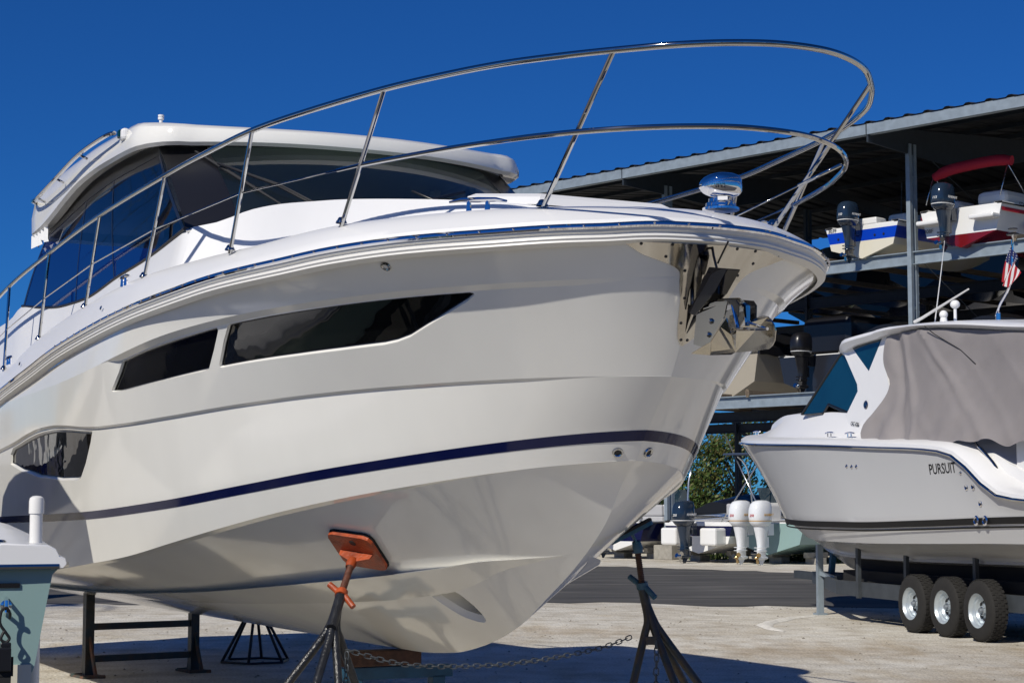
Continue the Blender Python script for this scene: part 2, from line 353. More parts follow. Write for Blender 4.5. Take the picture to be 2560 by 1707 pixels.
ST = {'WIN_FORE': [(0.3736, -0.009), (0.2998, 0.0019), (0.2599, -0.0008), (0.2359, -0.0035), (0.2318, 0.0022), (0.2287, 0.024), (0.2284, 0.0457), (0.2342, 0.1058), (0.259, 0.2811), (0.2843, 0.4535), (0.2956, 0.495), (0.307, 0.5137), (0.3439, 0.5228), (0.3828, 0.5238), (0.4274, 0.516), (0.4537, 0.5157), (0.4563, 0.4994), (0.4561, 0.4599), (0.4489, 0.2176), (0.4413, 0.0202), (0.4391, -0.0047), (0.4068, -0.0066)], 'WIN_MID': [(0.4527, 0.0174), (0.4519, 0.0585), (0.4596, 0.2876), (0.4668, 0.4878), (0.4692, 0.5142), (0.5196, 0.5118), (0.5773, 0.4806), (0.5789, 0.455), (0.5683, 0.0161), (0.5647, -0.0146), (0.5403, 0.0071), (0.5088, 0.0275), (0.4771, 0.0257)], 'WIN_AFT': [(0.7546, 0.0504), (0.7489, 0.0123), (0.7208, 0.0031), (0.6878, 0.0058), (0.6487, 0.0051), (0.6125, -0.0085), (0.6102, 0.004), (0.6132, 0.0849), (0.6202, 0.2065), (0.6278, 0.2973), (0.6337, 0.3081), (0.6577, 0.3088), (0.6964, 0.2795), (0.7302, 0.2082), (0.7551, 0.1235)], 'TUNNEL': [(0.3713, 0.6171), (0.3648, 0.6106), (0.3559, 0.6221), (0.3502, 0.6863), (0.3496, 0.7672), (0.3513, 0.8309), (0.3538, 0.8642), (0.3575, 0.8725), (0.3625, 0.8531), (0.3693, 0.8015), (0.3727, 0.7188), (0.3737, 0.6529)], 'STRAKE': [(0.2197, 0.9239), (0.2676, 0.7079), (0.3078, 0.5718), (0.3788, 0.4692), (0.4535, 0.4167), (0.5023, 0.4013), (0.5296, 0.3934), (0.5682, 0.3778), (0.6275, 0.3407), (0.6514, 0.2468)], 'PLATE': [(0.0928, 0.064), (0.0755, 0.3864), (0.0595, 0.5445), (0.047, 0.693), (0.0402, 0.846)], 'PLATEB': [(0.0396, -0.0319), (0.0376, 0.0184), (0.0334, 0.2004), (0.0291, 0.4045), (0.0229, 0.5897), (0.0143, 0.6616), (0.001, 0.6917)], 'DRAIN': [(0.054, 0.8524)], 'DRAINP': [(0.4483, 0.2308)], 'LAMP': [(0.2833, 0.2568)]}
UEND = 12.9
KEEL = pchip([(.77,1.843),(.893,1.738),(1.09,1.511),(1.419,1.27),(1.766,1.077),(2.04,.93),(2.28,.84),(2.6,.755),(3.0,.69),(3.6,.66),(5,.66),(12.9,.655)])
ZF = {k: pchip(v) for k, v in HZ.items()}
def zz(name, u):
    f = ZF[name]; last = HZ[name][-1][0]
    if u <= last: return f(u)
    # beyond the last measured station the slope eases off
    m = (f(last)-f(last-.4))/.4; d = u-last
    return f(last) + m*(1-2.718281828**(-d/2.0))*2.0
RU0 = {'gun': 0, 'gunb': .011, 'c1': .12, 'c2': .41, 'st': .655, 'ch': .77}
BF = {'gun': b_gun, 'gunb': lambda u: max(b_gun(u)-.03, 0), 'c1': b_c1, 'c2': b_c2, 'st': b_st, 'ch': b_ch}
def row(name, s):
    u = RU0[name] + (UEND-RU0[name])*s*s
    return (u, BF[name](u), zz(name, u))
def rowk(s):
    u = RU0['ch'] + (UEND-RU0['ch'])*s*s
    return (u, 0.0, KEEL(u))
def lerp3(a, b, t): return tuple(a[i]+(b[i]-a[i])*t for i in range(3))
def ramp(x, a, b):
    t = min(max((x-a)/(b-a), 0), 1); return t*t*(3-2*t)
def row_c1b(s):   # lower lip of the upper styling step
    p = row('c1', s); k = ramp(p[0], .12, .4)*(1-ramp(p[0], 4.25, 4.5))
    return (p[0], p[1]-.045*k if p[1] > .045 else p[1], p[2]-.024*k-.001)
def row_c2b(s):
    p = row('c2', s); k = ramp(p[0], .41, .9)
    return (p[0], max(p[1]-.024*k, 0), p[2]-.013*k-.001)
def row_chi(s):
    p = row('ch', s); k = ramp(p[0], .77, 2.5)
    return (p[0], max(p[1]-.05*k, 0), p[2]-.012*k-.001)
def P_A(s, t):    # gunwale moulding -> upper step, hollow flare
    a = row('gunb', s); b = row('c1', s); q = lerp3(a, b, t)
    hol = .10*(a[1]-b[1])*4*t*(1-t)
    return (q[0], max(q[1]-hol, 0), q[2])
def P_B(s, t): return lerp3(row_c1b(s), row('c2', s), t)
def P_C(s, t):
    a = row_c2b(s); m = row('st', s); b = row('ch', s)
    return lerp3(a, m, t*2) if t < .5 else lerp3(m, b, t*2-1)
def P_D(s, t): return lerp3(row_chi(s), rowk(s), t)
PAN = {'A': P_A, 'B': P_B, 'C': P_C, 'D': P_D}
# ------------------------------------------------------------------ the yacht
H_ = .474
AFT = Vector((-math.sin(H_), math.cos(H_), 0)); PORT = Vector((math.cos(H_), math.sin(H_), 0))
ORG = Vector((1.125, 8.75, 0)) + AFT*.27
yacht = thing('motor_yacht', ORG, math.atan2(-math.cos(H_), math.sin(H_)), 'large glossy white motor yacht propped on stands, filling the foreground with its bow', 'motor yacht')
def V(u, y, z): return Vector((-u, y, z))
def yw(u, y, z): return ORG + AFT*u + PORT*y + Vector((0, 0, z))
NS = 110
SS = [(i/NS) for i in range(NS+1)]
def wrap(fn, ss=SS):
    """fn(s)->(u,y>=0,z); returns the row round both sides, starboard aft -> stem -> port aft"""
    h = [fn(s) for s in ss]
    h[0] = (h[0][0], 0.0, h[0][2])
    return [V(u, -y, z) for u, y, z in h[::-1]] + [V(u, y, z) for u, y, z in h[1:]]
def offs(fn, off, dz=0):
    """row pushed outwards in plan"""
    def g(s):
        a = fn(max(s-.004, 0)); b = fn(s+.004) if s > 0 else fn(.004)
        if s < .004: return (fn(0)[0]-off, 0.0, fn(0)[2]+dz)
        du = b[0]-a[0]; dy = b[1]-a[1]; L = math.hypot(du, dy) or 1
        p = fn(s); return (p[0]-off*dy/L, max(p[1]+off*du/L, 0), p[2]+dz)
    return g
def surf(pan, s, t, side=-1, out=0):
    u, y, z = PAN[pan](s, t); p = V(u, side*y, z)
    if out:
        a = PAN[pan](s+.003, t); b = PAN[pan](max(s-.003, 0), t); c = PAN[pan](s, t+.01); d = PAN[pan](s, t-.01)
        e1 = V(a[0], side*a[1], a[2])-V(b[0], side*b[1], b[2]); e2 = V(c[0], side*c[1], c[2])-V(d[0], side*d[1], d[2])
        n = e1.cross(e2)
        if n.length < 1e-12: n = Vector((1, 0, 0))
        n.normalize()
        if n.y*side < 0: n = -n
        if s < .002: n = Vector((1, 0, .2)).normalized()
        p = p+n*out
    return p
def densify(poly, step=.006):
    out = []
    for i in range(len(poly)):
        a = poly[i]; b = poly[(i+1) % len(poly)]; L = math.hypot((a[0]-b[0]), (a[1]-b[1])*.045); n = max(1, int(L/step))
        out += [(a[0]+(b[0]-a[0])*k/n, a[1]+(b[1]-a[1])*k/n) for k in range(n)]
    return out
def roundc(poly, k=1):
    for _ in range(k):
        o = []
        for i in range(len(poly)):
            a = poly[i]; b = poly[(i+1) % len(poly)]
            o += [(a[0]*.8+b[0]*.2, a[1]*.8+b[1]*.2), (a[0]*.2+b[0]*.8, a[1]*.2+b[1]*.8)]
        poly = o
    return poly
def inset(poly, d, sx, sy):
    """shrink a polygon in (s*sx, t*sy) metric space"""
    P = [Vector((x*sx, y*sy)) for x, y in poly]; A = sum(P[i-1].x*P[i].y-P[i].x*P[i-1].y for i in range(len(P))); sg = 1 if A > 0 else -1; o = []
    for i in range(len(P)):
        e = P[(i+1) % len(P)]-P[i-1]; e = e.normalized() if e.length > 1e-9 else Vector((1, 0)); n = Vector((-e.y, e.x))*sg; q = P[i]+n*d; o.append((q.x/sx, q.y/sy))
    return o
def cdt_fill(outlines, extra, keep, sx, sy):
    pts = []; edges = []
    for ol in outlines:
        o = len(pts); pts += [Vector((x*sx, y*sy)) for x, y in ol]; edges += [(o+i, o+(i+1) % len(ol)) for i in range(len(ol))]
    pts += [Vector((x*sx, y*sy)) for x, y in extra]
    r = delaunay_2d_cdt(pts, edges, [], 0, 1e-6)
    V2 = [(p.x/sx, p.y/sy) for p in r[0]]; F = []
    for f in r[2]:
        cx = sum(V2[i][0] for i in f)/3; cy = sum(V2[i][1] for i in f)/3
        if keep(cx, cy): F.append(list(f))
    return V2, F
def inpoly(x, y, P):
    c = False; j = len(P)-1
    for i in range(len(P)):
        if (P[i][1] > y) != (P[j][1] > y) and x < (P[j][0]-P[i][0])*(y-P[i][1])/(P[j][1]-P[i][1])+P[i][0]: c = not c
        j = i
    return c
def neardist(x, y, P, sx, sy):
    return min(math.hypot((x-a)*sx, (y-b)*sy) for a, b in P)
hull = MB(); winjobs = []
def panel(pan, holes, s0, nt_, sx, sy, depth, insw):
    """panel with window recesses; fore part is one sheet round the stem"""
    ss = [s for s in SS if s <= s0+1e-9]; ts = [k/nt_ for k in range(nt_+1)]
    hull.grid([wrap(lambda s, t=t: PAN[pan](s, t), ss) for t in ts])
    for side in (-1, 1):
        hs = [densify(h) for h in holes]
        ex = []; s_list = [s for s in SS if s >= s0-1e-9]
        bd = [(s, 0.0) for s in s_list]+[(1.0, t) for t in ts[1:]]+[(s, 1.0) for s in s_list[::-1][1:]]+[(s0, t) for t in ts[::-1][1:-1]]
        for s in s_list[1:-1]:
            for t in ts[1:-1]:
                if all(not inpoly(s, t, h) and neardist(s, t, h, sx, sy) > .02 for h in hs): ex.append((s, t))
        V2, F = cdt_fill([bd]+hs, ex, lambda x, y: not any(inpoly(x, y, h) for h in hs), sx, sy)
        hull.add([surf(pan, a, b, side) for a, b in V2], F); hull.pid({'B': 2, 'C': 6, 'D': 8}[pan])
        for h, dp, iw, kind in zip(hs, depth, insw, ['w']*9):
            inn = inset(h, iw, sx, sy)
            mid_ = inset(h, iw*.25, sx, sy)
            r0 = [surf(pan, a, b, side) for a, b in h]; r1 = [surf(pan, a, b, side, -dp*.35) for a, b in mid_]; r2 = [surf(pan, a, b, side, -dp) for a, b in inn]
            hull.grid([r0, r1, r2], closev=True); hull.pid(3)
            winjobs.append((pan, inn, side, dp, sx, sy))
s_a = SS[22]     # .2
sxm, sym = 11.0, .55
WF = [(s, max(t, .012)) for s, t in ST['WIN_FORE']]; WM = [(s, max(t, .014)) for s, t in ST['WIN_MID']]; WA = [(s, max(t, .012)) for s, t in ST['WIN_AFT']]
tcx = sum(a for a, b in ST['TUNNEL'])/12; tcy = sum(b for a, b in ST['TUNNEL'])/12
TN = [(tcx+(a-tcx)*1.12, tcy+(b-tcy)*1.12) for a, b in ST['TUNNEL']]
hull.grid([wrap(lambda s, t=t: P_A(s, t)) for t in [k/10 for k in range(11)]]); hull.pid(0)
hull.grid([wrap(lambda s: row('c1', s)), wrap(row_c1b)], smooth=True); hull.pid(1)
panel('B', [WF, WM], s_a, 8, sxm, sym, [.022, .022], [.012, .012])
hull.grid([wrap(lambda s: row('c2', s)), wrap(row_c2b)]); hull.pid(4)
panel('C', [WA], SS[22], 14, sxm, .8, [.022], [.014])
hull.grid([wrap(lambda s: row('ch', s)), wrap(row_chi)]); hull.pid(5)
# bottom with the thruster tunnel mouth
panel('D', [roundc(TN, 1)], SS[22], 16, 9.0, 1.0, [.035], [.022])
# transom
tr = [V(*P) for P in ()]
tc_ = [row('gunb', 1), row('c1', 1), row('c2', 1), row('ch', 1), rowk(1)]
hull.add([V(u, -y, z) for u, y, z in tc_]+[V(u, y, z) for u, y, z in tc_[::-1][1:]], [list(range(9))], 0, False); hull.pid(7)
# spray strake on each side of the bottom
STK = pchip([(s, t) for s, t in ST['STRAKE'][:8]]+[(.7, .36), (1.0, .34)])
for side in (-1, 1):
    rA, rB, rC = [], [], []
    for s in [.2197+(1-.2197)*(k/90)**1.3 for k in range(91)]:
        t = min(max(STK(s), .05), .97); k = ramp(s, .2197, .36)
        a = surf('D', s, t, side, .0005); u, y, z = PAN['D'](s, t)
        rA.append(a); rB.append(a+Vector((0, side*.072*k, -.012*k))); rC.append(surf('D', s, min(t+.16*k+.01, .995), side, .0005))
    hull.grid([rA, rB]); hull.pid(9); hull.grid([rB, rC]); hull.pid(10)
hull_o = hull.build('hull', [GEL]*11, yacht, merge=.0004, sharp=26)
for pan, inn, side, dp, sx, sy in winjobs:
    if pan == 'D':
        # thruster tunnel: a tube running athwartships
        r0 = [surf(pan, a, b, side, -dp) for a, b in inn]; m_ = MB()
        r1 = [Vector((p.x, side*.05, p.z-.01)) for p in r0]
        m_.grid([r0, [p.lerp(q, .5) for p, q in zip(r0, r1)], r1], closev=True); m_.build('thruster_tunnel', GEL, yacht, fixn=False)
        continue
    xs = [a for a, b in inn]; ys = [b for a, b in inn]
    ex = [(x, y) for x in [min(xs)+(max(xs)-min(xs))*k/16 for k in range(1, 16)] for y in [min(ys)+(max(ys)-min(ys))*k/5 for k in range(1, 5)] if inpoly(x, y, inn) and neardist(x, y, inn, sx, sy) > .03]
    V2, F = cdt_fill([inn], ex, lambda x, y: inpoly(x, y, inn), sx, sy)
    m_ = MB(); m_.add([surf(pan, a, b, side, -dp+.001) for a, b in V2], F); m_.build('hull_window', DKGLASS, yacht)
    # thin dark gasket line
    g_ = MB(); g_.tube([surf(pan, a, b, side, -dp+.004) for a, b in inset(inn, -.001, sx, sy)], .0035, 5, closed=True); g_.build('window_gasket', SATIN, bpy.data.objects[m_ and yacht.children[-1].name])
# boot stripe
def rowS(dz, s):
    u, y, z = row('st', s); k = 1
    f = (z+dz-row('ch', s)[2])/max(z-row('ch', s)[2], .01)
    c = row('ch', s)
    if dz == 0: return (u, y, z)
    return lerp3(c, (u, y, z), f)
st = MB(); st.grid([wrap(offs(lambda s, d=d: rowS(d, s), .0025)) for d in (0, -.018, -.036, -.054)]); st.build('boot_stripe', NAVY, yacht)
# rub rail: rubber moulding and steel strip
mo = MB(); rg = lambda s: row('gun', s)
prof = [(-.004, .024), (.022, .012), (.028, -.002), (.024, -.016), (.012, -.022), (.010, -.030), (.018, -.036), (.020, -.044), (.012, -.052), (.016, -.062), (-.03, -.078)]
mo.grid([wrap(offs(rg, o, z)) for o, z in prof]); mo.build('rub_rail', RUB, yacht)
cs = MB(); cp = [(.014, .026), (.030, .026), (.040, .016), (.042, .006), (.036, -.004), (.024, -.008)]
cs.grid([wrap(offs(rg, o, z)) for o, z in cp]); stp = cs.build('steel_strip', CHROME, yacht)
d_ = 0; prev = None; sw = MB(); sw.ball((0, 0, 0), .0065, seg=4); scr = sw.build('screw_head', CHROME, stp)
first = True
for k in range(600):
    s = k/600*.66; q = offs(rg, .043, .014)(s); p = V(q[0], -q[1], q[2])
    if prev is None or (p-prev).length > .17:
        prev = p; o_ = scr if first else scr.copy()
        if not first: COL.objects.link(o_)
        o_.location = p; first = False
# deck: bulwark, side deck, trunk
b_bw = plan(1.735, 5.0, 3.3, .26, .06)
ZBW = pchip([(.26, 3.10), (1.5, 3.10), (2.4, 3.07), (4.0, 3.08), (5.5, 3.03), (7, 2.91), (8.2, 2.76), (10, 2.70), (12.9, 2.68)])
YTR = pchip([(.5, 0), (.56, .28), (.7, .50), (1.0, .72), (1.75, .92), (2.65, 1.04), (3.5, 1.12), (3.9, 1.24), (4.13, 1.42), (5, 1.43), (9, 1.43), (12.9, 1.42)])
ZTR = pchip([(.5, 3.085), (1, 3.19), (1.75, 3.305), (2.65, 3.42), (3.6, 3.50), (4.13, 3.42), (5.02, 3.325), (5.75, 3.285), (6.71, 3.216), (7.42, 3.23), (8.2, 3.29), (9, 3.38), (9.5, 3.3), (12.9, 3.2)])
def dk(kind):
    def f(s):
        u = .26+(UEND-.26)*s*s; b = b_bw(u); z = ZBW(u)
        if kind == 0: return (u, b, z)
        if kind == 1: return (u+.02*(1-s), max(b-.03, 0), z+.004)
        if kind == 2: return (u+.06*(1-s), max(b-.09, 0), z-.002)
        if kind == 3: return (u+.10*(1-s), max(b-.13, 0), z-.05*ramp(u, .3, 1.2))
        if kind == 4: return (u+.14*(1-s), max(b-.20, 0), z-.055*ramp(u, .3, 1.2))
    return f
def trk(kind):
    def f(s):
        u = .5+(UEND-.5)*s*s; y = YTR(u); z = ZTR(u); k = ramp(u, .5, 1.4)
        if kind == 0: return (u-.06*(1-s), min(y+.13*k+.02, b_bw(u)-.21) if u > .7 else y+.01, min(ZBW(u)-.055*ramp(u, .3, 1.2), z))
        if kind == 1: return (u, y+.012, z-.02)
        if kind == 2: return (u+.005, y, z)
        return (u+.02, y*(1-(kind-2)/4), z+.035*(1-(1-(kind-2)/4)**2)*ramp(u, .5, 2))
    return f
dm = MB()
rows = [wrap(offs(rg, .010, .022)), wrap(offs(rg, -.004, .034)), wrap(offs(rg, -.010, .05))]
# shoulder from strip up to the bulwark top
def blend(t):
    a = offs(rg, -.010, .05); b = dk(0)
    def f(s):
        p, q = a(s), b(s); h = math.sin(t*math.pi/2)
        return (p[0]+(q[0]-p[0])*t, p[1]+(q[1]-p[1])*t, p[2]+(q[2]-p[2])*(h*.55+t*.45))
    return f
rows += [wrap(blend(t)) for t in (.2, .4, .6, .8, .93)]+[wrap(dk(k)) for k in range(5)]
dm.grid(rows)
dm.grid([wrap(dk(4)), wrap(trk(0))]); dm.grid([wrap(trk(0)), wrap(trk(1)), wrap(trk(2))])
dm.grid([wrap(trk(k)) for k in (2, 3, 4, 5, 6)])
deck = dm.build('deck', DECK, yacht)
# raised hatch on the trunk
hm = MB(); rows = []
for (du, w_, dz) in ((0, 1, 0), (.02, .97, .035), (.06, .9, .05)):
    P = [(1.05+du, -.42*w_), (1.0+du+.05, 0), (1.05+du, .42*w_), (1.9-du, .46*w_), (1.95-du, 0), (1.9-du, -.46*w_)]
    rows.append([V(u, y, ZTR(u)+.03+dz*1.2-.02) for u, y in P])
hm.grid(rows, closev=True); hm.add(rows[-1], [list(range(6))]); hm.build('deck_hatch', DECK, yacht)
# ---------------- cabin
ZGB = pchip([(4.13, 3.42), (5.02, 3.325), (5.75, 3.285), (6.71, 3.216), (7.42, 3.23), (8.2, 3.29), (9, 3.38)])
ZRB = pchip([(4.4, 4.112), (5.0, 4.115), (5.54, 4.135), (6.2, 4.15), (6.8, 4.135), (7.3, 4.085), (7.8, 4.015), (8.2, 3.97), (8.6, 3.95)])
side_c = MB()
def glpt(k, side, v):      # side glass surface: k 0..1 fore->aft, v 0..1 bottom->top
    ub = 4.13+(8.98-4.13)*k; ut = 5.06+(8.25-5.06)*k
    zb = ZGB(ub)+.0; zt = ZRB(ut)+.05
    return V(ub+(ut-ub)*v, side*(1.425-.075*v+.02*math.sin(v*math.pi)), zb+(zt-zb)*v)
for side in (-1, 1):
    m_ = MB(); rows = [[glpt(k/24, side, v/5) for k in range(25)] for v in range(6)]
    m_.grid(rows); sg = m_.build('side_window', SDGLASS, yacht)
    fr = MB()
    fr.tube([glpt(k/24, side, 0) + Vector((0, side*.004, .004)) for k in range(25)], .014, 6)
    for kk, w_ in ((.0, .05), (.36, .022), (.60, .022), (.985, .05)):
        a = [glpt(kk, side, v/6)+Vector((0, side*.003, 0)) for v in range(7)]; b = [glpt(kk+w_/4, side, v/6)+Vector((0, side*.003, 0)) for v in range(7)]
        fr.grid([a, b])
    a = [glpt(k/24, side, .86)+Vector((0, side*.003, 0)) for k in range(25)]; b = [glpt(k/24, side, 1)+Vector((0, side*.003, 0)) for k in range(25)]
    fr.grid([a, b]); fr.build('window_frame', SATIN, sg, fixn=True)
def ws(y, v):              # windscreen: y -1..1 across, v 0..1 up
    yb = 1.425*y; yt = 1.355*y; ub = 3.56+.57*abs(y)**2.2; ut = 4.56+.50*abs(y)**2.2
    zb = 3.50-.08*abs(y)**2; zt = 4.15
    u = ub+(ut-ub)*v; bow = .035*math.sin(v*math.pi)
    return V(u-bow, yb+(yt-yb)*v, zb+(zt-zb)*v)
m_ = MB(); m_.grid([[ws(-1+2*k/40, v/8) for k in range(41)] for v in range(9)]); wsg = m_.build('windscreen', WSGLASS, yacht)
fr = MB()
def wsf(y, v, o=.003): return ws(y, v)+Vector((o, 0, o))
for sgn in (-1, 1):
    fr.grid([[wsf(sgn*(1-w*.03), v/8) for v in range(9)] for w in range(8)])
fr.grid([[wsf(-1+2*k/40, v) for k in range(41)] for v in (.95, .975, 1.0)])
fr.grid([[wsf(-1+2*k/40, v) for k in range(41)] for v in (0, .03, .06)])
fr.build('windscreen_frame', SATIN, wsg)
# metal trim at the screen foot
tm = MB(); tm.tube([ws(-1+.3*k/8, -.02)+Vector((.01, 0, 0)) for k in range(9)], .012, 6); tm.build('screen_trim', STEEL, wsg)
# wipers
wp = MB()
def onws(u_, y_, z_): return V(u_, y_, z_)
base = ws(-.42, .03)+Vector((.03, 0, .01)); tip = ws(-.80, .66)+Vector((.05, 0, .03))
mid1 = base.lerp(tip, .5)+Vector((.03, 0, .02))
for o in (0, .035): wp.tube([base+Vector((0, o, 0)), mid1+Vector((0, o, 0)), tip+Vector((0, o*.2, 0))], .009, 6)
b0 = ws(-.86, .86)+Vector((.02, 0, .02)); b1 = ws(-.60, .12)+Vector((.02, 0, .02))
wpo = wp.build('wiper', SATIN, yacht)
wb = MB(); wb.tube([b0, b0.lerp(b1, .3), b0.lerp(b1, .7), b1], [.008, .016, .012, .006], 6); wb.build('wiper_blade', BLK, wpo)
wp2 = MB(); base = ws(.42, .03)+Vector((.03, 0, .01)); tip = ws(.05, .35)+Vector((.05, 0, .02)); wp2.tube([base, tip], .009, 6); w2 = wp2.build('wiper', SATIN, yacht)
wb = MB(); wb.tube([ws(-.18, .05)+Vector((.03, 0, .02)), ws(.4, .45)+Vector((.03, 0, .02))], .011, 6); wb.build('wiper_blade', BLK, w2)
# hard top
per = []
for k in range(0, 13): y = 1.22*k/12; per.append((4.42+.50*(y/1.49)**2.3, y))
u0, y0 = per[-1]
for a in (15, 35, 55, 75, 90): per.append((u0+.40*(1-math.cos(R(a)))*1.15, y0+.30*math.sin(R(a))))
for k in range(1, 20): per.append((u0+.46+(8.55-u0-.46)*k/19, 1.52-.06*(k/19)))
for a in (30, 60, 90): per.append((8.55+.22*math.sin(R(a)), 1.46-.25*(1-math.cos(R(a)))))
for k in range(1, 5): per.append((8.78, 1.21*(1-k/4)))
half = per[1:-1]
full = [(u, y) for u, y in per]+[(u, -y) for u, y in half[::-1]]
def rring(sc_, dz, top, ext=0):
    out = []
    for u, y in full:
        cu, cy = 6.7, 0
        uu = cu+(u-cu)*sc_[0]; yy = y*sc_[1]
        zb = ZRB(u); zt = 4.255+.11*ramp(u, 4.4, 5.4)+.035*ramp(u, 5.4, 6.6)-.01*ramp(u, 7.5, 8.7)
        fr_ = 1-ramp(u, 4.5, 5.4)
        z = zb+(zt-zb)*top+dz+(.02*(1-(y/1.5)**2))*fr_*0
        out.append(V(uu, yy, z))
    return out
rm = MB()
rm.grid([rring((.93, .90), .10, 0), rring((.955, .93), .02, 0), rring((.985, .98), -.002, 0), rring((.999, .998), .018, 0), rring((1.0, 1.0), .0, .35), rring((.992, .982), 0, .72), rring((.972, .955), 0, .90), rring((.94, .91), 0, .985), rring((.86, .80), .012, 1), rring((.7, .62), .03, 1), rring((.5, .42), .045, 1), rring((.3, .22), .05, 1), rring((.05, .03), .055, 1)], closev=True)
roof = rm.build('hardtop', GEL, yacht)
m_ = MB(); m_.add([p+Vector((0, 0, 0)) for p in rring((.935, .91), .085, 0)], [list(range(len(full)))], 0, False); m_.build('headliner', INT, roof)
# curtain end hanging at the roof's aft corner
m_ = MB(); rr = []
for j in range(5): rr.append([V(8.05+.55*k/14, -1.43+.02*math.sin(k*2.1), 3.98-.028*j*(1+.18*math.sin(k*.9))-.02*k/14) for k in range(15)])
m_.grid(rr); m_.build('curtain', WHITEP, roof)
# roof grab rail, light, antenna
m_ = MB(); gp = [V(5.50, -1.55, 4.30), V(5.70, -1.57, 4.31), V(6.43, -1.58, 4.30), V(7.22, -1.57, 4.24), V(8.0, -1.54, 4.20), V(8.35, -1.50, 4.22), V(8.62, -1.35, 4.26)]
m_.tube(smooth_poly(gp, 6), .016, 8)
for p in (gp[2], gp[3], gp[4]): m_.tube([p, p+Vector((0, .07, -.03))], .010, 6)
m_.build('grab_rail', STEEL, roof)
m_ = MB(); m_.box(V(5.38, -1.51, 4.27), (.11, .06, .085), bev=.022); nl = m_.build('navigation_light', WHITEP, yacht)
m_ = MB(); m_.box(V(5.40, -1.54, 4.275), (.06, .02, .06), bev=.008); m_.build('lens', LENS, nl)
m_ = MB(); m_.lathe([(0, 0), (.018, 0), (.018, .008), (.013, .012), (.013, .05), (.022, .053), (.022, .068), (.015, .071), (.022, .074), (.022, .086), (0, .09)], V(5.52, -1.20, 4.385), (0, 0, 1)); m_.build('mast_light', WHITEP, yacht)
# inside of the cabin
m_ = MB(); m_.box(V(6.6, 0, 3.05), (4.4, 2.6, .04)); m_.box(V(4.6, 0, 3.3), (.9, 2.5, .26), bev=.04); m_.box(V(5.15, -.5, 3.45), (.3, 1.0, .3), bev=.06); m_.build('dashboard', INTD, yacht)
m_ = MB()
for y in (-.75, -.1):
    m_.box(V(5.95, y, 3.35), (.45, .45, .18), bev=.05); m_.box(V(6.15, y, 3.62), (.12, .45, .5), bev=.05)
m_.box(V(7.4, .9, 3.3), (1.6, .5, .5), bev=.05); m_.build('helm_seat', VINYL, yacht)
m_ = MB()
for u in (5.9, 6.8, 8.0): m_.box(V(u, 1.2, 3.65), (.10, .05, 1.0)); m_.build('cabin_post', INT, yacht); m_ = MB()
# ---------------- bow rail
TR = [(8.34, 1.69, 3.47), (6.92, 1.68, 3.585), (5.37, 1.68, 3.667), (3.79, 1.67, 3.702), (2.95, 1.665, 3.705), (2.2, 1.64, 3.705), (1.6, 1.535, 3.71), (.95, 1.385, 3.71), (.54, 1.247, 3.71), (.185, 1.09, 3.71), (-.10, .90, 3.71), (-.32, .72, 3.71), (-.52, .53, 3.71), (-.66, .33, 3.71), (-.74, .12, 3.71)]
MR = [(1.24, 1.382, 3.37), (.92, 1.27, 3.37), (.62, 1.155, 3.37), (.36, 1.03, 3.37), (.15, .915, 3.37), (-.06, .76, 3.37), (-.24, .58, 3.37), (-.38, .38, 3.37), (-.47, .15, 3.37)]
tr_ = [V(9.8, -1.66, 3.30)]+[V(u, -y, z) for u, y, z in TR]+[V(u, y, z) for u, y, z in TR[::-1]]+[V(9.8, 1.66, 3.30)]
m_ = MB(); m_.tube(smooth_poly(tr_, 8), .0165, 12); br = m_.build('bow_rail', STEEL, yacht)
m_ = MB(); m_.tube(smooth_poly([V(u, -y, z) for u, y, z in MR]+[V(u, y, z) for u, y, z in MR[::-1]], 8), .0135, 10); m_.build('mid_rail', STEEL, br)
SB = [((.50, .70, 3.10), (-.288, .745, 3.705)), ((1.48, 1.385, 3.10), (.93, 1.378, 3.71)), ((2.47, 1.67, 3.06), (2.2, 1.64, 3.705)), ((4.02, 1.73, 3.075), (3.8, 1.67, 3.70)), ((5.54, 1.73, 3.025), (5.37, 1.68, 3.667)), ((6.97, 1.73, 2.91), (6.9, 1.68, 3.585)), ((8.25, 1.73, 2.76), (8.3, 1.69, 3.475))]
wires = []
for side in (-1, 1):
    wp_ = []
    for (a, b) in SB:
        A = V(a[0], side*a[1], a[2]); B = V(b[0], side*b[1], b[2])
        m_ = MB(); m_.tube([A-Vector((0, 0, .02)), B], .0125, 10)
        m_.lathe([(.0, .02), (.028, .02), (.032, .008), (.018, .034), (.013, .04)], A-Vector((0, 0, .01)), (0, 0, 1), 12); m_.build('stanchion', STEEL, br)
        f = (3.37-a[2])/(b[2]-a[2]) if a[2] > 3.04 else .47
        wp_.append(A.lerp(B, f))
    m_ = MB(); m_.tube([wp_[1]]+wp_[2:]+[V(9.8, side*1.70, 2.9)], .0045, 6)
    a, b = wp_[1], wp_[2]; d = (b-a).normalized(); m_.tube([a, a+d*.20], .010, 8); m_.tube([a+d*.20, a+d*.30], .006, 6)
    m_.build('guard_wire', STEEL, br)
m_ = MB(); q = V(-.05, .74, 3.34); e = V(.9, .35, 3.02); m_.tube([q, q.lerp(e, .25)], .010, 8); m_.tube([q.lerp(e, .25), e], .0045, 6); m_.build('guard_wire', STEEL, br)
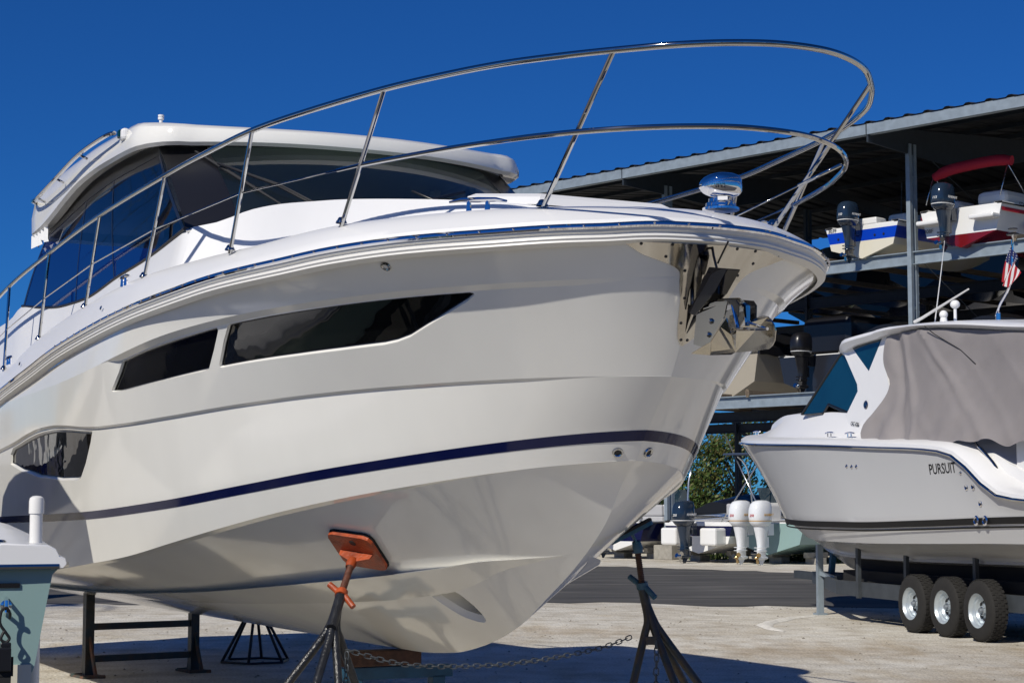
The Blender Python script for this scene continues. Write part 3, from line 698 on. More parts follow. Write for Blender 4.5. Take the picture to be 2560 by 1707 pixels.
# cleats
def cleat(p, d, L=.26, name='cleat'):
    p = Vector(p); d = Vector(d).normalized(); m_ = MB(); up = Vector((0, 0, 1))
    m_.tube([p-d*L/2+up*.052, p-d*L*.3+up*.062, p+up*.062, p+d*L*.3+up*.062, p+d*L/2+up*.052], [.006, .012, .015, .012, .006], 8)
    for k in (-1, 1): m_.tube([p+d*k*L*.16, p+d*k*L*.16+up*.06], [.016, .011], 8)
    return m_.build(name, CHROME, yacht)
cleat(V(.82, -.90, 3.10), V(.78, -.93, 0)-V(.62, -.70, 0), .30)
cleat(V(4.42, -1.75, 3.055), (1, 0, 0), .26); cleat(V(8.0, -1.74, 2.78), (1, 0, 0), .26)
cleat(V(.82, .90, 3.10), V(.78, .93, 0)-V(.62, .70, 0), .30)
# searchlight
m_ = MB(); c0 = V(.30, .235, 3.115)
m_.lathe([(0, 0), (.095, 0), (.095, .012), (.082, .018), (.080, .035), (.066, .042), (.064, .060), (0, .062)], c0, (0, 0, 1), 28)
sl_ = m_.build('searchlight', CHROME, yacht)
m_ = MB(); rows = []
for i in range(15):
    a = math.pi*i/14; rows.append([])
    for k in range(28):
        b = 2*math.pi*k/28; x = math.sin(a)*math.cos(b); y = math.sin(a)*math.sin(b); z = math.cos(a)
        sgn = lambda q, e: math.copysign(abs(q)**e, q)
        rows[-1].append(c0+Vector((0, 0, .128))+Vector((sgn(x, .8)*.105, sgn(y, .8)*.105, sgn(z, .75)*.062+(.012 if z > 0 else -.02)*math.cos(b)*abs(math.sin(a)))))
m_.grid(rows, closev=True); m_.build('lamp_head', CHROME, sl_)
m_ = MB(); m_.box(c0+Vector((.085, -.045, .05)), (.004, .05, .02), Matrix.Rotation(-.55, 3, 'Z')); m_.build('sticker', WHITEP, sl_)
# hull fittings
def fitting(pan, s, t, side, r, name, inner=BLK, col=STEEL):
    p = surf(pan, s, t, side, .0); n = (surf(pan, s, t, side, .02)-p).normalized()
    m_ = MB(); m_.lathe([(r*.55, -.004), (r*.55, .006), (r*.7, .011), (r*.9, .010), (r, .001)], p, n, 20); o = m_.build(name, col, yacht)
    m_ = MB(); m_.lathe([(0, .003), (r*.56, .003)], p, n, 16); m_.build('opening', inner, o)
fitting('C', *ST['DRAIN'][0], -1, .030, 'drain_fitting'); fitting('C', ST['DRAIN'][0][0]-.015, ST['DRAIN'][0][1], 1, .030, 'drain_fitting')
fitting('A', *ST['LAMP'][0], -1, .030, 'courtesy_light', inner=RUB)
for (u_, z_) in ((4.62, 2.925), (3.87, 2.89), (7.08, 2.72)):
    m_ = MB(); m_.lathe([(0, .006), (.012, .006), (.016, 0)], V(u_, -(b_gun(u_)-.03), z_), (0, -1, .3), 10); m_.build('vent_cap', STEEL, yacht)
# steel stem plate, on both flanks of the stem
EDGE = [(.05, .0945), (.064, .0928), (.386, .0755), (.5445, .0595), (.693, .047), (.846, .0402), (1.0, .0397), (1.03, .0396), (1.2, .0334), (1.4045, .0291), (1.59, .0229), (1.66, .0143), (1.695, .004)]
EF = pchip(EDGE)
EP = pchip([(.05, .118), (.2, .108), (.3955, .0947), (.55, .083), (.70, .0747), (.85, .0708), (1.0, .0682), (1.14, .0644), (1.26, .059), (1.4, .050), (1.55, .036), (1.64, .022), (1.695, .005)])
def plrow(tt):
    s1 = EF(tt); pan = 'A' if tt <= 1 else 'B'; t = tt if tt <= 1 else max(tt-1, 0); rw = []
    for i in range(-12, 13):
        side = -1 if i < 0 else 1; s = (s1 if side < 0 else EP(tt))*abs(i)/12
        rw.append(surf(pan, s, t, side, .006))
    return rw
m_ = MB(); ts_ = [.05, .064, .12, .2, .3, .386, .47, .5445, .62, .693, .77, .846, .92, .99, 1.03, 1.12, 1.2, 1.3, 1.4045, 1.5, 1.59, 1.64, 1.68]
m_.grid([plrow(t) for t in ts_]); plate = m_.build('stem_plate', STEELP, yacht)
for tt, ks in ((.09, (3, 6, 10)), (.42, (9,)), (.8, (10,)), (1.2, (10,)), (1.45, (10,)), (1.62, (8,))):
    rw = plrow(tt)
    for k in ks:
        for q in (12-k, 12+k):
            m_ = MB(); p = rw[q]; m_.lathe([(0, .005), (.007, .004), (.009, 0)], p, surf('A' if tt < 1 else 'B', .03, .5, -1 if q < 12 else 1, .02)-surf('A' if tt < 1 else 'B', .03, .5, -1 if q < 12 else 1, 0), 8)
            m_.build('bolt', SATIN, plate)
# ---------------- anchor on its roller (u aft, y port, z up)
def slab(m_, P, th, mi=0):
    P = [Vector(p) for p in P]; n = Vector()
    for i in range(len(P)): n += P[i-1].cross(P[i])
    n.normalize(); k = len(P); o = [p+n*th/2 for p in P]+[p-n*th/2 for p in P]
    c = sum(P, Vector())/k
    m_.add(o, [list(range(k)), list(range(k, 2*k))[::-1]]+[[i, k+i, k+(i+1) % k, (i+1) % k] for i in range(k)], mi, False)
m_ = MB()
for y in (-.035, .035):
    slab(m_, [V(.002, y, 2.77), V(-.159, y, 2.744), V(-.041, y, 2.639), V(.123, y, 2.64)], .006)
    slab(m_, [V(.105, y, 2.641), V(-.035, y, 2.638), V(.135, y, 2.545), V(.203, y, 2.569)], .006)
slab(m_, [V(-.159, -.035, 2.744), V(-.159, .035, 2.744), V(-.041, .035, 2.639), V(-.041, -.035, 2.639)], .005)
slab(m_, [V(.002, -.035, 2.77), V(.002, .035, 2.77), V(-.159, .035, 2.744), V(-.159, -.035, 2.744)], .005)
m_.tube([V(.16, 0, 2.56), V(.21, 0, 2.52), V(.266, 0, 2.469)], [.018, .010, .002], 8)
m_.tube([V(.03, 0, 2.89), V(.0, -.01, 2.83), V(-.01, 0, 2.77)], .007, 6); m_.tube([V(-.10, .01, 2.89), V(-.02, 0, 2.79)], .005, 6)
br_ = m_.build('bow_roller', BLACKG, yacht)
m_ = MB()
slab(m_, [V(.09, -.052, 2.545), V(-.13, -.058, 2.575), V(-.19, -.058, 2.58), V(-.165, -.06, 2.51), V(-.065, -.06, 2.423), V(-.03, -.06, 2.365), V(.12, -.052, 2.40)], .006)
slab(m_, [V(.09, .052, 2.545), V(-.13, .058, 2.575), V(-.19, .058, 2.58), V(-.165, .06, 2.51), V(-.065, .06, 2.423), V(-.03, .06, 2.365), V(.12, .052, 2.40)], .006)
for u, z in ((-.047, 2.50), (-.028, 2.435)): m_.lathe([(0, .012), (.010, .011), (.014, .004), (.015, 0)], V(u, -.062, z), (0, -1, 0), 14)
m_.build('roller_cheek', STEEL, yacht)
m_ = MB()
m_.tube([V(.20, 0, 2.58), V(-.02, 0, 2.60), V(-.20, 0, 2.585), V(-.265, 0, 2.55), V(-.27, 0, 2.46)], [.012, .016, .018, .018, .012], 8)
anc = m_.build('anchor', STEEL, yacht)
m_ = MB()
slab(m_, [V(-.271, -.12, 2.492), V(-.219, -.12, 2.457), V(-.156, -.12, 2.413), V(-.129, -.12, 2.389), V(.07, -.10, 2.350), V(-.037, -.06, 2.336), V(-.163, -.02, 2.331), V(-.213, -.03, 2.339), V(-.268, -.09, 2.415)], .006)
slab(m_, [V(-.179, 0, 2.451), V(-.275, 0, 2.472), V(-.33, .008, 2.492), V(-.373, .02, 2.499), V(-.408, .024, 2.492), V(-.425, .03, 2.475), V(-.434, .04, 2.45), V(-.433, .05, 2.427), V(-.395, .07, 2.382), V(-.36, .08, 2.36), V(-.32, .09, 2.35), V(-.17, .10, 2.352), V(-.006, .11, 2.357), V(-.055, .06, 2.439)], .006)
slab(m_, [V(-.27, -.115, 2.49), V(-.17, -.02, 2.452), V(-.05, .06, 2.438), V(-.268, -.085, 2.415)], .006)
m_.build('fluke', STEELP, anc)
m_ = MB(); m_.tube([V(-.075, -.02, 2.462), V(-.22, -.015, 2.448), V(-.435, .0, 2.432)], .008, 8); m_.tube([V(-.43, .0, 2.432), V(-.30, -.02, 2.474)], .007, 8)
m_.tube([V(-.20, -.04, 2.585), V(-.25, -.04, 2.45)], .010, 8); m_.build('trip_bar', CHROME, anc)
m_ = MB(); slab(m_, [V(-.15, -.05, 2.60), V(-.25, -.05, 2.585), V(-.275, -.05, 2.56), V(-.27, -.05, 2.50), V(-.22, -.05, 2.56)], .006)
slab(m_, [V(-.15, .05, 2.60), V(-.25, .05, 2.585), V(-.275, .05, 2.56), V(-.27, .05, 2.47), V(-.20, .05, 2.50), V(-.16, .05, 2.56)], .006); m_.build('shackle_plate', BLACKG, anc)

# ------------------------------------------------------------------ jack stands
def stand(name, pad, n, upv, nut, apex, feet, padm, screwm, nutm, legm, label, rbar=None, padsize=.155, group=None):
    pad, n, nut, apex = Vector(pad), Vector(n).normalized(), Vector(nut), Vector(apex)
    cx = sum(f[0] for f in feet)/len(feet); cy = sum(f[1] for f in feet)/len(feet); o = Vector((cx, cy, 0))
    root = thing(name, o, 0, label, 'jack stand', group)
    L_ = lambda p: Vector(p)-o
    ax = (Vector(upv)-n*Vector(upv).dot(n)).normalized(); ay = n.cross(ax)
    # head plate
    a = padsize; c = a*.3
    poly = [(-a+c, -a), (a-c, -a), (a-c*.3, -a+c*.3), (a, -a+c), (a, a-c), (a-c*.3, a-c*.3), (a-c, a), (-a+c, a), (-a+c*.3, a-c*.3), (-a, a-c), (-a, -a+c), (-a+c*.3, -a+c*.3)]
    m_ = MB(); m_.prism(poly, .022, L_(pad-n*.030), ax, ay)
    hd = m_.build('head_plate', padm, root)
    m_ = MB(); m_.prism([(x*1.02, y*1.02) for x, y in poly], .014, L_(pad-n*.011), ax, ay); m_.build('carpet_pad', CARPET, hd)
    m_ = MB(); m_.lathe([(0, .002), (.022, .002), (.022, -.002)], L_(pad-n*.042+ax*a*.62+ay*a*.1), -n, 14); m_.build('plate_hole', BLK, hd)
    m_ = MB(); sd_ = (nut-pad).normalized()
    w_ = ay if abs(ay.dot(sd_)) < abs(ax.dot(sd_))+.3 else ax
    slab(m_, [L_(pad-n*.042+w_*a*.75), L_(pad-n*.042-w_*a*.75), L_(pad-n*.075-w_*a*.7), L_(pad-n*.115), L_(pad-n*.075+w_*a*.7)], .012)
    m_.lathe([(.026, -.01), (.032, .03), (.026, .06)], L_(pad-n*.10), sd_, 14); m_.build('bracket', padm, hd)
    # threaded screw
    m_ = MB(); top = pad-n*.10; Ls = (nut-top).length; nseg = int(Ls/.004); d = (nut-top).normalized()
    pts = [L_(top+d*Ls*i/nseg) for i in range(nseg+1)]; m_.tube(pts, [.0175+(.0035 if (i % 3) == 0 else 0) for i in range(nseg+1)], 12); m_.build('screw', screwm, root)
    # wing nut
    m_ = MB(); sx = d.cross(Vector((.3, -1, .1))).normalized()
    m_.lathe([(.02, -.02), (.036, -.02), (.036, .02), (.02, .02)], L_(nut), d, 12)
    hb = Vector((.75, -.55, -.42)).normalized()
    m_.tube([L_(nut-hb*.10+Vector((0, 0, .01))), L_(nut-hb*.03)], .018, 12); m_.tube([L_(nut+hb*.03), L_(nut+hb*.10-Vector((0, 0, .03)))], .018, 12); m_.build('wing_nut', nutm, root)
    # pipe and legs
    m_ = MB(); m_.tube([L_(nut+d*.02), L_(apex+d*.10)], .030, 14); m_.build('pipe', legm, root)
    for f in feet:
        F = Vector((f[0], f[1], 0)); k1 = apex+d*.02
        m_ = MB(); b1 = k1.lerp(F, .12)+(F-k1)*.0+Vector((0, 0, -.02)); start = nut+d*.06
        m_.tube(smooth_poly([L_(start), L_(k1.lerp(b1, .3)), L_(b1), L_(b1.lerp(F, .3)), L_(F)], 6), .024, 12)
        m_.build('leg', legm, root)
    if rbar:
        i, j, h = rbar
        def at(f): F = Vector((f[0], f[1], 0)); return apex.lerp(F, (apex.z-h)/apex.z)
        m_ = MB(); m_.beam(L_(at(feet[i])), L_(at(feet[j])), .012, .05); m_.build('brace', legm, root)
    return root
def surfw(pan, s, t, side, out=0):
    p = surf(pan, s, t, side, out); return yw(-p.x, p.y, p.z)
p0 = surfw('D', .3832, .2717, -1, .0); n0 = (surfw('D', .3832, .2717, -1, -.05)-p0).normalized()
pa = surfw('D', .3793, .1266, -1); pc = surfw('D', .4017, .4096, -1)
nutw = Vector((-.975, 10.60, 1.105)); apw = Vector((-1.00, 10.50, .985))
stand('jack_stand', p0, n0, pa-pc, nutw, apw, [(-1.72, 10.35), (-1.22, 9.72), (-.72, 10.95), (-.88, 10.0)], ORANGE, RUST, ORANGE, BPAINT, 'jack stand with a bright orange head plate and black legs under the yacht')
p1_ = surfw('D', .332, .24, 1); n1 = (surfw('D', .332, .24, 1, -.05)-p1_).normalized(); n1 = Vector((n1.x*.6, n1.y*.6, n1.z)).normalized()
nut2 = Vector((.79, 11.25, 1.125)); ap2 = Vector((.825, 11.22, .985))
stand('jack_stand', p1_, n1, (0, 0, 1), nut2, ap2, [(.58, 11.0), (1.17, 10.95), (1.34, 11.5), (1.52, 11.2)], BLUEP, mat('dark_rust', (.06, .022, .012), .6, noise=.5, nscale=30, bump=.4), BLUEP, GPAINT, 'dark green jack stand beyond the bow with a chain tied to its cross bar', rbar=(0, 1, .80), padsize=.14)
# chain between the two stands
def chain(name, pts, r, pitch, m, label=None):
    P = smooth_poly(pts, 24); L = [0]
    for i in range(1, len(P)): L.append(L[-1]+(P[i]-P[i-1]).length)
    def at(x):
        for i in range(1, len(P)):
            if L[i] >= x: return P[i-1].lerp(P[i], (x-L[i-1])/max(L[i]-L[i-1], 1e-9))
        return P[-1]
    m_ = MB(); n = int(L[-1]/pitch); o = P[0].copy(); o.z = 0
    for k in range(n):
        a = at(k*pitch); b = at((k+1)*pitch); d = (b-a).normalized(); c = (a+b)/2-o; s1 = d.cross(Vector((.1, .2, 1))).normalized(); s2 = d.cross(s1)
        ang = R(90*(k % 2)+random.uniform(-18, 18)); q = s1*math.cos(ang)+s2*math.sin(ang); hl = pitch*.62; hw = pitch*.36; ring = []
        for j in range(12):
            t = 2*math.pi*j/12; cx = math.cos(t); ring.append(c+d*(hl-hw)*(1 if cx > 0 else -1)*(1 if abs(cx) > .15 else 0)+d*hw*cx+q*hw*math.sin(t))
        m_.tube(ring, r, 6, closed=True)
    ob = m_.build(name, m); ob.location = o; return ob
c1 = chain('chain', [(-.93, 10.45, .80), (-.6, 10.5, .715), (-.2, 10.65, .695), (.15, 10.8, .715), (.5, 10.98, .765), (.72, 11.1, .83)], .0036, .036, GALVD)
tag(c1, 'galvanised link chain sagging between the two jack stands under the bow', 'chain')
c2 = chain('chain', [(.86, 11.13, .80), (.865, 11.12, .7), (.86, 11.12, .6), (.862, 11.12, .45)], .0042, .040, GALVD)
tag(c2, 'short chain end hanging straight down from the bar of the far jack stand', 'chain')
c3 = chain('chain', [(-.925, 10.42, .79), (-.93, 10.42, .6), (-.945, 10.41, .45), (-.95, 10.4, .3)], .0036, .036, GALVD)
tag(c3, 'loose chain end dangling beside the black leg of the orange topped stand', 'chain')
# keel support under the forefoot
ks = thing('keel_support', yw(3.9, 0, 0), yacht.rotation_euler.z, 'blue steel support with a rusty brown timber on top under the forward keel', 'keel support')
m_ = MB(); m_.box((0, -.12, .60), (.16, .55, .10), bev=.008); m_.build('timber', mat('rusty_timber', (.10, .045, .025), .8, noise=.6, nscale=14, bump=.4), ks)
m_ = MB(); m_.box((0, 0, .50), (.09, .80, .08)); m_.build('crossbeam', BLUEP, ks)
for y in (-.30, .30):
    m_ = MB(); m_.box((0, y, .24), (.09, .09, .46)); m_.box((0, y, .012), (.5, .16, .02)); m_.tube([(-.2, y, .02), (0, y, .3), (.2, y, .02)], .018, 8); m_.build('leg', BLUEP, ks)
# horse stand far aft under the keel
hsx = thing('horse_stand', Vector((-3.57, 17.86, 0)), math.atan2(18.16-17.57, -3.12+4.02), 'dark steel sawhorse stand with two cross rails and rusty feet beneath the aft hull', 'boat stand')
for x, tp in ((-.52, .86), (.55, .70)):
    m_ = MB(); m_.box((x, 0, tp/2), (.085, .085, tp)); lg = m_.build('leg', GPAINT, hsx)
    m_ = MB(); m_.beam((x, 0, .012), (x, 0, .014), .02, .02)
    for sy in (-1, 1):
        m_.beam((x, 0, .42), (x+.02, sy*.16, .02), .05, .02, up=(1, 0, 0)); m_.beam((x-.10, sy*.13, .015), (x+.10, sy*.19, .015), .05, .03)
    m_.box((x, 0, .012), (.22, .36, .02)); m_.build('foot', mat('rusty_foot', (.20, .07, .03), .8, noise=.7, nscale=9, noise2=(.02, .07, .07), bump=.3), lg)
for z in (.47, .17):
    m_ = MB(); m_.box((.015, 0, z), (.98, .05, .062)); m_.build('rail', GPAINT, hsx)
m_ = MB(); m_.box((-.5, 0, .88), (.3, .16, .06), bev=.01); m_.box((-.3, 0, .86), (.12, .12, .12)); m_.build('timber', MATS['rusty_timber'], hsx)
# pyramid stand
py = thing('pyramid_stand', Vector((-2.65, 19.2, 0)), .3, 'black pyramid shaped steel stand of splayed legs further aft beyond the horse stand', 'boat stand')
for k in range(6):
    a = R(60*k+10); b = (.36*math.cos(a), .36*math.sin(a), .02)
    m_ = MB(); m_.tube([(0.02*math.cos(a), .02*math.sin(a), .62), b], .016, 8); m_.build('leg', BPAINT, py)
m_ = MB(); m_.tube([(.36*math.cos(R(60*k+10)), .36*math.sin(R(60*k+10)), .02) for k in range(6)], .014, 6, closed=True); m_.build('base_ring', BPAINT, py)
m_ = MB(); m_.box((0, 0, .66), (.16, .16, .10)); m_.build('top_block', MATS['rusty_timber'], py)

# ------------------------------------------------------------------ small teal skiff at the left edge: its transom faces us
TEW = Vector((-1.93, 8.0, 0))
sk = thing('skiff', Vector((-2.72, 7.755, 0)), math.pi/2+.30, 'small pale teal skiff with a white deck, its transom at the lower left edge', 'small boat')
def SK(x, y, z): return Vector((x, y, z))     # x forward (away), y left
# hull sections from the transom forward
m_ = MB(); rows = []
for x, wB in ((0, 1), (.6, 1.01), (1.5, 1.0), (2.6, .9), (3.5, .62), (4.1, .12)):
    rz = .10*(x/4.1)**2
    rows.append([SK(x, y*wB, z+(rz if z < 1.2 else rz*1.6)) for y, z in ((-.80, 1.335), (-.775, 1.31), (-.755, 1.2), (-.73, 1.05), (-.71, .93), (-.70, .90), (-.68, .875), (-.30, .80), (0, .77), (.30, .80), (.68, .875), (.70, .90), (.71, .93), (.73, 1.05), (.755, 1.2), (.775, 1.31), (.80, 1.335))])
m_.grid(rows); m_.add(rows[0], [list(range(17))], 0, False); shull = m_.build('hull', TEAL, sk)
m_ = MB(); m_.box(SK(-.003, 0, .885), (.012, 1.39, .09)); m_.build('boot_top', CREAM, sk)
m_ = MB(); rows = []
for x, wB in ((-.03, 1), (.6, 1.01), (1.5, 1.0), (2.6, .9), (3.5, .62), (4.15, .12)):
    rz = .16*(x/4.1)**2
    rows.append([SK(x, y*wB, z+rz) for y, z in ((-.815, 1.345), (-.83, 1.362), (-.825, 1.38), (-.80, 1.392), (-.785, 1.42), (-.75, 1.437), (-.56, 1.445), (-.52, 1.425), (0, 1.43), (.52, 1.425), (.56, 1.445), (.75, 1.437), (.785, 1.42), (.80, 1.392), (.825, 1.38), (.83, 1.362), (.815, 1.345))])
m_.grid(rows)
e0 = rows[0]; e1 = [SK(-.045, p.y*1.0, p.z-.006) for p in e0]; m_.grid([e0, e1]); m_.add(e1, [list(range(17))], 0, False)
m_.build('deck', DECK, sk)
m_ = MB(); m_.tube([SK(4.0, -.12, 1.5), SK(2.6, -.75, 1.41), SK(1.5, -.83, 1.37), SK(.0, -.832, 1.352), SK(-.035, -.80, 1.347), SK(-.05, 0, 1.342), SK(-.035, .80, 1.347), SK(0, .832, 1.352), SK(1.5, .83, 1.37)], .014, 8); m_.build('rub_rail', STEEL, sk)
m_ = MB(); m_.box(SK(.25, .12, 1.448), (.34, .9, .014), bev=.006); m_.box(SK(.25, .12, 1.458), (.22, .7, .012), bev=.005); m_.build('deck_hatch', DECK, sk)
m_ = MB(); m_.lathe([(0, .012), (.03, .010), (.042, .004), (.044, 0)], SK(.18, -.545, 1.447), (0, 0, 1), 16); m_.build('latch', STEEL, sk)
m_ = MB(); m_.box(SK(-.006, -.56, 1.265), (.006, .16, .020)); m_.build('black_mark', BLKP, sk)
m_ = MB(); ey = SK(0, -.62, 1.17)
m_.lathe([(0, -.014), (.022, -.014), (.024, 0), (.012, .004)], SK(-.0, -.585, 1.18), (-1, 0, 0), 16)
m_.tube([SK(-.004, -.585, 1.21), SK(-.05, -.585, 1.20), SK(-.055, -.585, 1.16), SK(-.004, -.585, 1.145)], .009, 8); m_.build('stern_eye', CHROME, sk)
# ratchet strap hooked to the eye
m_ = MB(); cx, cy = -.06, -.585
hp = [SK(-.03, -.60, 1.13), SK(-.06, -.60, 1.15), SK(-.07, -.585, 1.175), SK(-.065, -.565, 1.16), SK(-.065, -.56, 1.11), SK(-.065, -.585, 1.07), SK(-.065, -.60, 1.045), SK(-.065, -.585, 1.03), SK(-.065, -.565, 1.045), SK(-.065, -.58, 1.08)]
hp = [Vector((p.x-2.0*0, p.y, p.z)) for p in hp]
stp_ = MB(); stp_.tube(smooth_poly(hp, 4), .0065, 8); hook = stp_.build('tie_down_strap', BLK)
hook.parent = None
hook.matrix_world = Matrix.Translation(sk.location) @ Matrix.Rotation(sk.rotation_euler.z, 4, 'Z')
tag(hook, 'black ratchet strap hooked to the eye on the teal transom', 'strap')
m_ = MB(); m_.box(SK(-.075, -.585, .965), (.020, .045, .13), bev=.006); m_.box(SK(-.10, -.58, .96), (.03, .055, .10), bev=.006); m_.build('ratchet', SATIN, hook)
m_ = MB(); slab(m_, [SK(-.085, -.61, .92), SK(-.085, -.555, .92), SK(-.16, -.53, .45), SK(-.16, -.60, .45)], .005)
m_.box(SK(-.088, -.585, .93), (.016, .065, .08)); m_.build('webbing', CARPET, hook)
# trailer behind the skiff: guide post and frame, the rest below the frame edge
tl = thing('skiff_trailer', Vector((-2.72, 7.755, 0))+Vector((-.2955, .955, 0))*.6, math.pi/2+.30, 'trailer under the teal skiff, its tall white pipe guide post beside the transom', 'boat trailer')
GP = Matrix.Rotation(-(math.pi/2+.30), 3, 'Z') @ (Vector((-2.136, 8.30, .53))-Vector(tl.location)); GP.z = .53
m_ = MB(); m_.lathe([(0, 0), (.0285, 0), (.0285, 1.09), (0, 1.091)], GP, (0, 0, 1), 24); gpst = m_.build('guide_post', PVC, tl)
m_ = MB(); m_.lathe([(.0335, 0), (.0335, .055), (.030, .070), (.018, .078), (0, .080)], GP+Vector((0, 0, 1.04)), (0, 0, 1), 24); m_.build('post_cap', PVC, gpst)
m_ = MB()
for y in (-.78, .78): m_.beam((-.6, y, .50), (3.2, y, .50), .05, .10)
for x in (-.5, 1.2, 2.8): m_.beam((x, -.8, .5), (x, .8, .5), .05, .08)
m_.beam((2.8, -.7, .5), (4.6, 0, .48), .05, .10); m_.beam((2.8, .7, .5), (4.6, 0, .48), .05, .10)
m_.build('frame', GALV, tl)
for y in (-.45, .45):
    m_ = MB(); m_.beam((-.5, y, .68), (2.6, y, .70), .09, .14); m_.box((-.3, y, .57), (.05, .05, .16)); m_.box((2.2, y, .57), (.05, .05, .16)); m_.build('bunk', CARPET, tl)
for y in (-.95, .95):
    m_ = MB(); m_.lathe([(.18, -.08), (.27, -.085), (.30, -.05), (.30, .05), (.27, .085), (.18, .08)], (1.1, y, .30), (0, 1, 0), 28); wl = m_.build('wheel', TYRE, tl)
    m_ = MB(); m_.lathe([(0, .02), (.05, .03), (.15, .0), (.18, .03), (.19, .07)], (1.1, y, .30), (0, 1 if y > 0 else -1, 0), 24); m_.build('rim', GALV, wl)
# ------------------------------------------------------------------ cabin boat on a three axle trailer at the right
h2 = R(15.5); A2 = Vector((-math.sin(h2), math.cos(h2), 0)); O2 = Vector((6.47, 23.23, 0))+A2*7.6
cb = thing('cabin_boat', O2, math.atan2(A2.y, A2.x), 'grey hulled cabin boat with white hardtop and black stripes, sitting on a trailer', 'motorboat')
bs = pchip([(-.3, 0), (-.2, .30), (.1, .66), (.9, 1.06), (1.7, 1.29), (2.8, 1.47), (4.3, 1.60), (6, 1.62), (10.6, 1.60)])
bt = pchip([(1.05, 0), (1.15, .2), (1.5, .5), (2.2, .9), (3.2, 1.2), (4.5, 1.42), (6, 1.52), (10.6, 1.52)])
bc = pchip([(1.35, 0), (1.5, .15), (2.1, .5), (3.2, .98), (4.5, 1.26), (6, 1.38), (10.6, 1.42)])
zs = pchip([(-.3, 2.72), (0, 2.68), (1, 2.60), (2, 2.55), (3.5, 2.49), (4.8, 2.44), (6.5, 2.36), (8.2, 2.27), (8.6, 2.21), (8.94, 2.07), (9.37, 1.83), (9.7, 1.71), (10.6, 1.64)])
zt_ = pchip([(1.05, 1.52), (1.5, 1.46), (2.5, 1.42), (4, 1.40), (5.9, 1.40), (7.5, 1.43), (9.9, 1.49), (10.6, 1.50)])
zc_ = pchip([(1.35, 1.36), (2, 1.24), (3, 1.16), (4.3, 1.12), (5.6, 1.12), (7.8, 1.15), (9.4, 1.18), (10.6, 1.19)])
zk_ = pchip([(1.35, 1.36), (1.7, 1.08), (2.1, .86), (2.6, .68), (3.2, .62), (4.5, .60), (10.6, .62)])
UE = 10.35
S2 = [k/60 for k in range(61)]
def r2(b, z, u0, db=0, dz=0):
    def f(s):
        u = u0+(UE-u0)*s*s; return (u-(.03 if db > 0 and s == 0 else 0), max(b(u)+(db if s > 0 else 0), 0), z(u)+dz)
    return f
def lp(a, b, t): return lambda s: lerp3(a(s), b(s), t)
R_s = r2(bs, zs, -.3); R_t = r2(bt, zt_, 1.05); R_c = r2(bc, zc_, 1.35); R_k = r2(lambda u: 0, zk_, 1.35)
m_ = MB()
def flare(t):
    def f(s):
        p = lerp3(R_s(s), R_t(s), t); h = .09*(R_s(s)[1]-R_t(s)[1]+.35*(1-s))*4*t*(1-t); return (p[0], max(p[1]-h, 0), p[2])
    return f
m_.grid([wrap(flare(t/12), S2) for t in range(13)])
m_.grid([wrap(R_t, S2), wrap(lp(R_t, R_c, .5), S2), wrap(R_c, S2)])
m_.grid([wrap(R_c, S2), wrap(lambda s: (R_c(s)[0], max(R_c(s)[1]-.06*ramp(s, .1, .5), 0), R_c(s)[2]-.004), S2)])
ci = lambda s: (R_c(s)[0], max(R_c(s)[1]-.06*ramp(s, .1, .5), 0), R_c(s)[2]-.004)
m_.grid([wrap(lp(ci, R_k, t), S2) for t in (0, .2, .4)])
sb = lambda s: (lerp3(ci(s), R_k(s), .4)[0], lerp3(ci(s), R_k(s), .4)[1]+.03*ramp(s, .2, .6), lerp3(ci(s), R_k(s), .4)[2]-.03*ramp(s, .2, .6))
m_.grid([wrap(lp(ci, R_k, .4), S2), wrap(sb, S2)]); m_.grid([wrap(sb, S2), wrap(lp(ci, R_k, .52), S2), wrap(lp(ci, R_k, .75), S2), wrap(R_k, S2)])
tp = [R_s(1), R_t(1), R_c(1), R_k(1)]
m_.add([V(u, -y, z) for u, y, z in tp]+[V(u, y, z) for u, y, z in tp[::-1][1:]], [list(range(7))], 0, False)
ch2 = m_.build('hull', GELG, cb, merge=.0005, sharp=24)
m_ = MB()
def strp(d0, d1):
    f0 = lambda s: (R_t(s)[0], max(R_t(s)[1]+.006-.30*d0, 0), R_t(s)[2]-d0) if s > 0 else (R_t(0)[0]-.004, 0, R_t(0)[2]-d0)
    f1 = lambda s: (R_t(s)[0]+.0, max(R_t(s)[1]+.006-.30*d1, 0), R_t(s)[2]-d1) if s > 0 else (R_t(0)[0]-.004, 0, R_t(0)[2]-d1)
    m_.grid([wrap(f0, S2), wrap(f1, S2)])
strp(0, .078); strp(.10, .122); m_.build('double_stripe', BLKP, cb)
m_ = MB(); gr = [V(u, y, z) for u, y, z in [(R_s(s)[0], R_s(s)[1]+.012, R_s(s)[2]) for s in S2[1:]]]; gl_ = [V(-p.x, -p.y, p.z) for p in gr]
m_.tube(gl_[::-1]+[V(-.32, 0, 2.72)]+gr, .022, 8); m_.build('rub_rail', STEEL, cb)
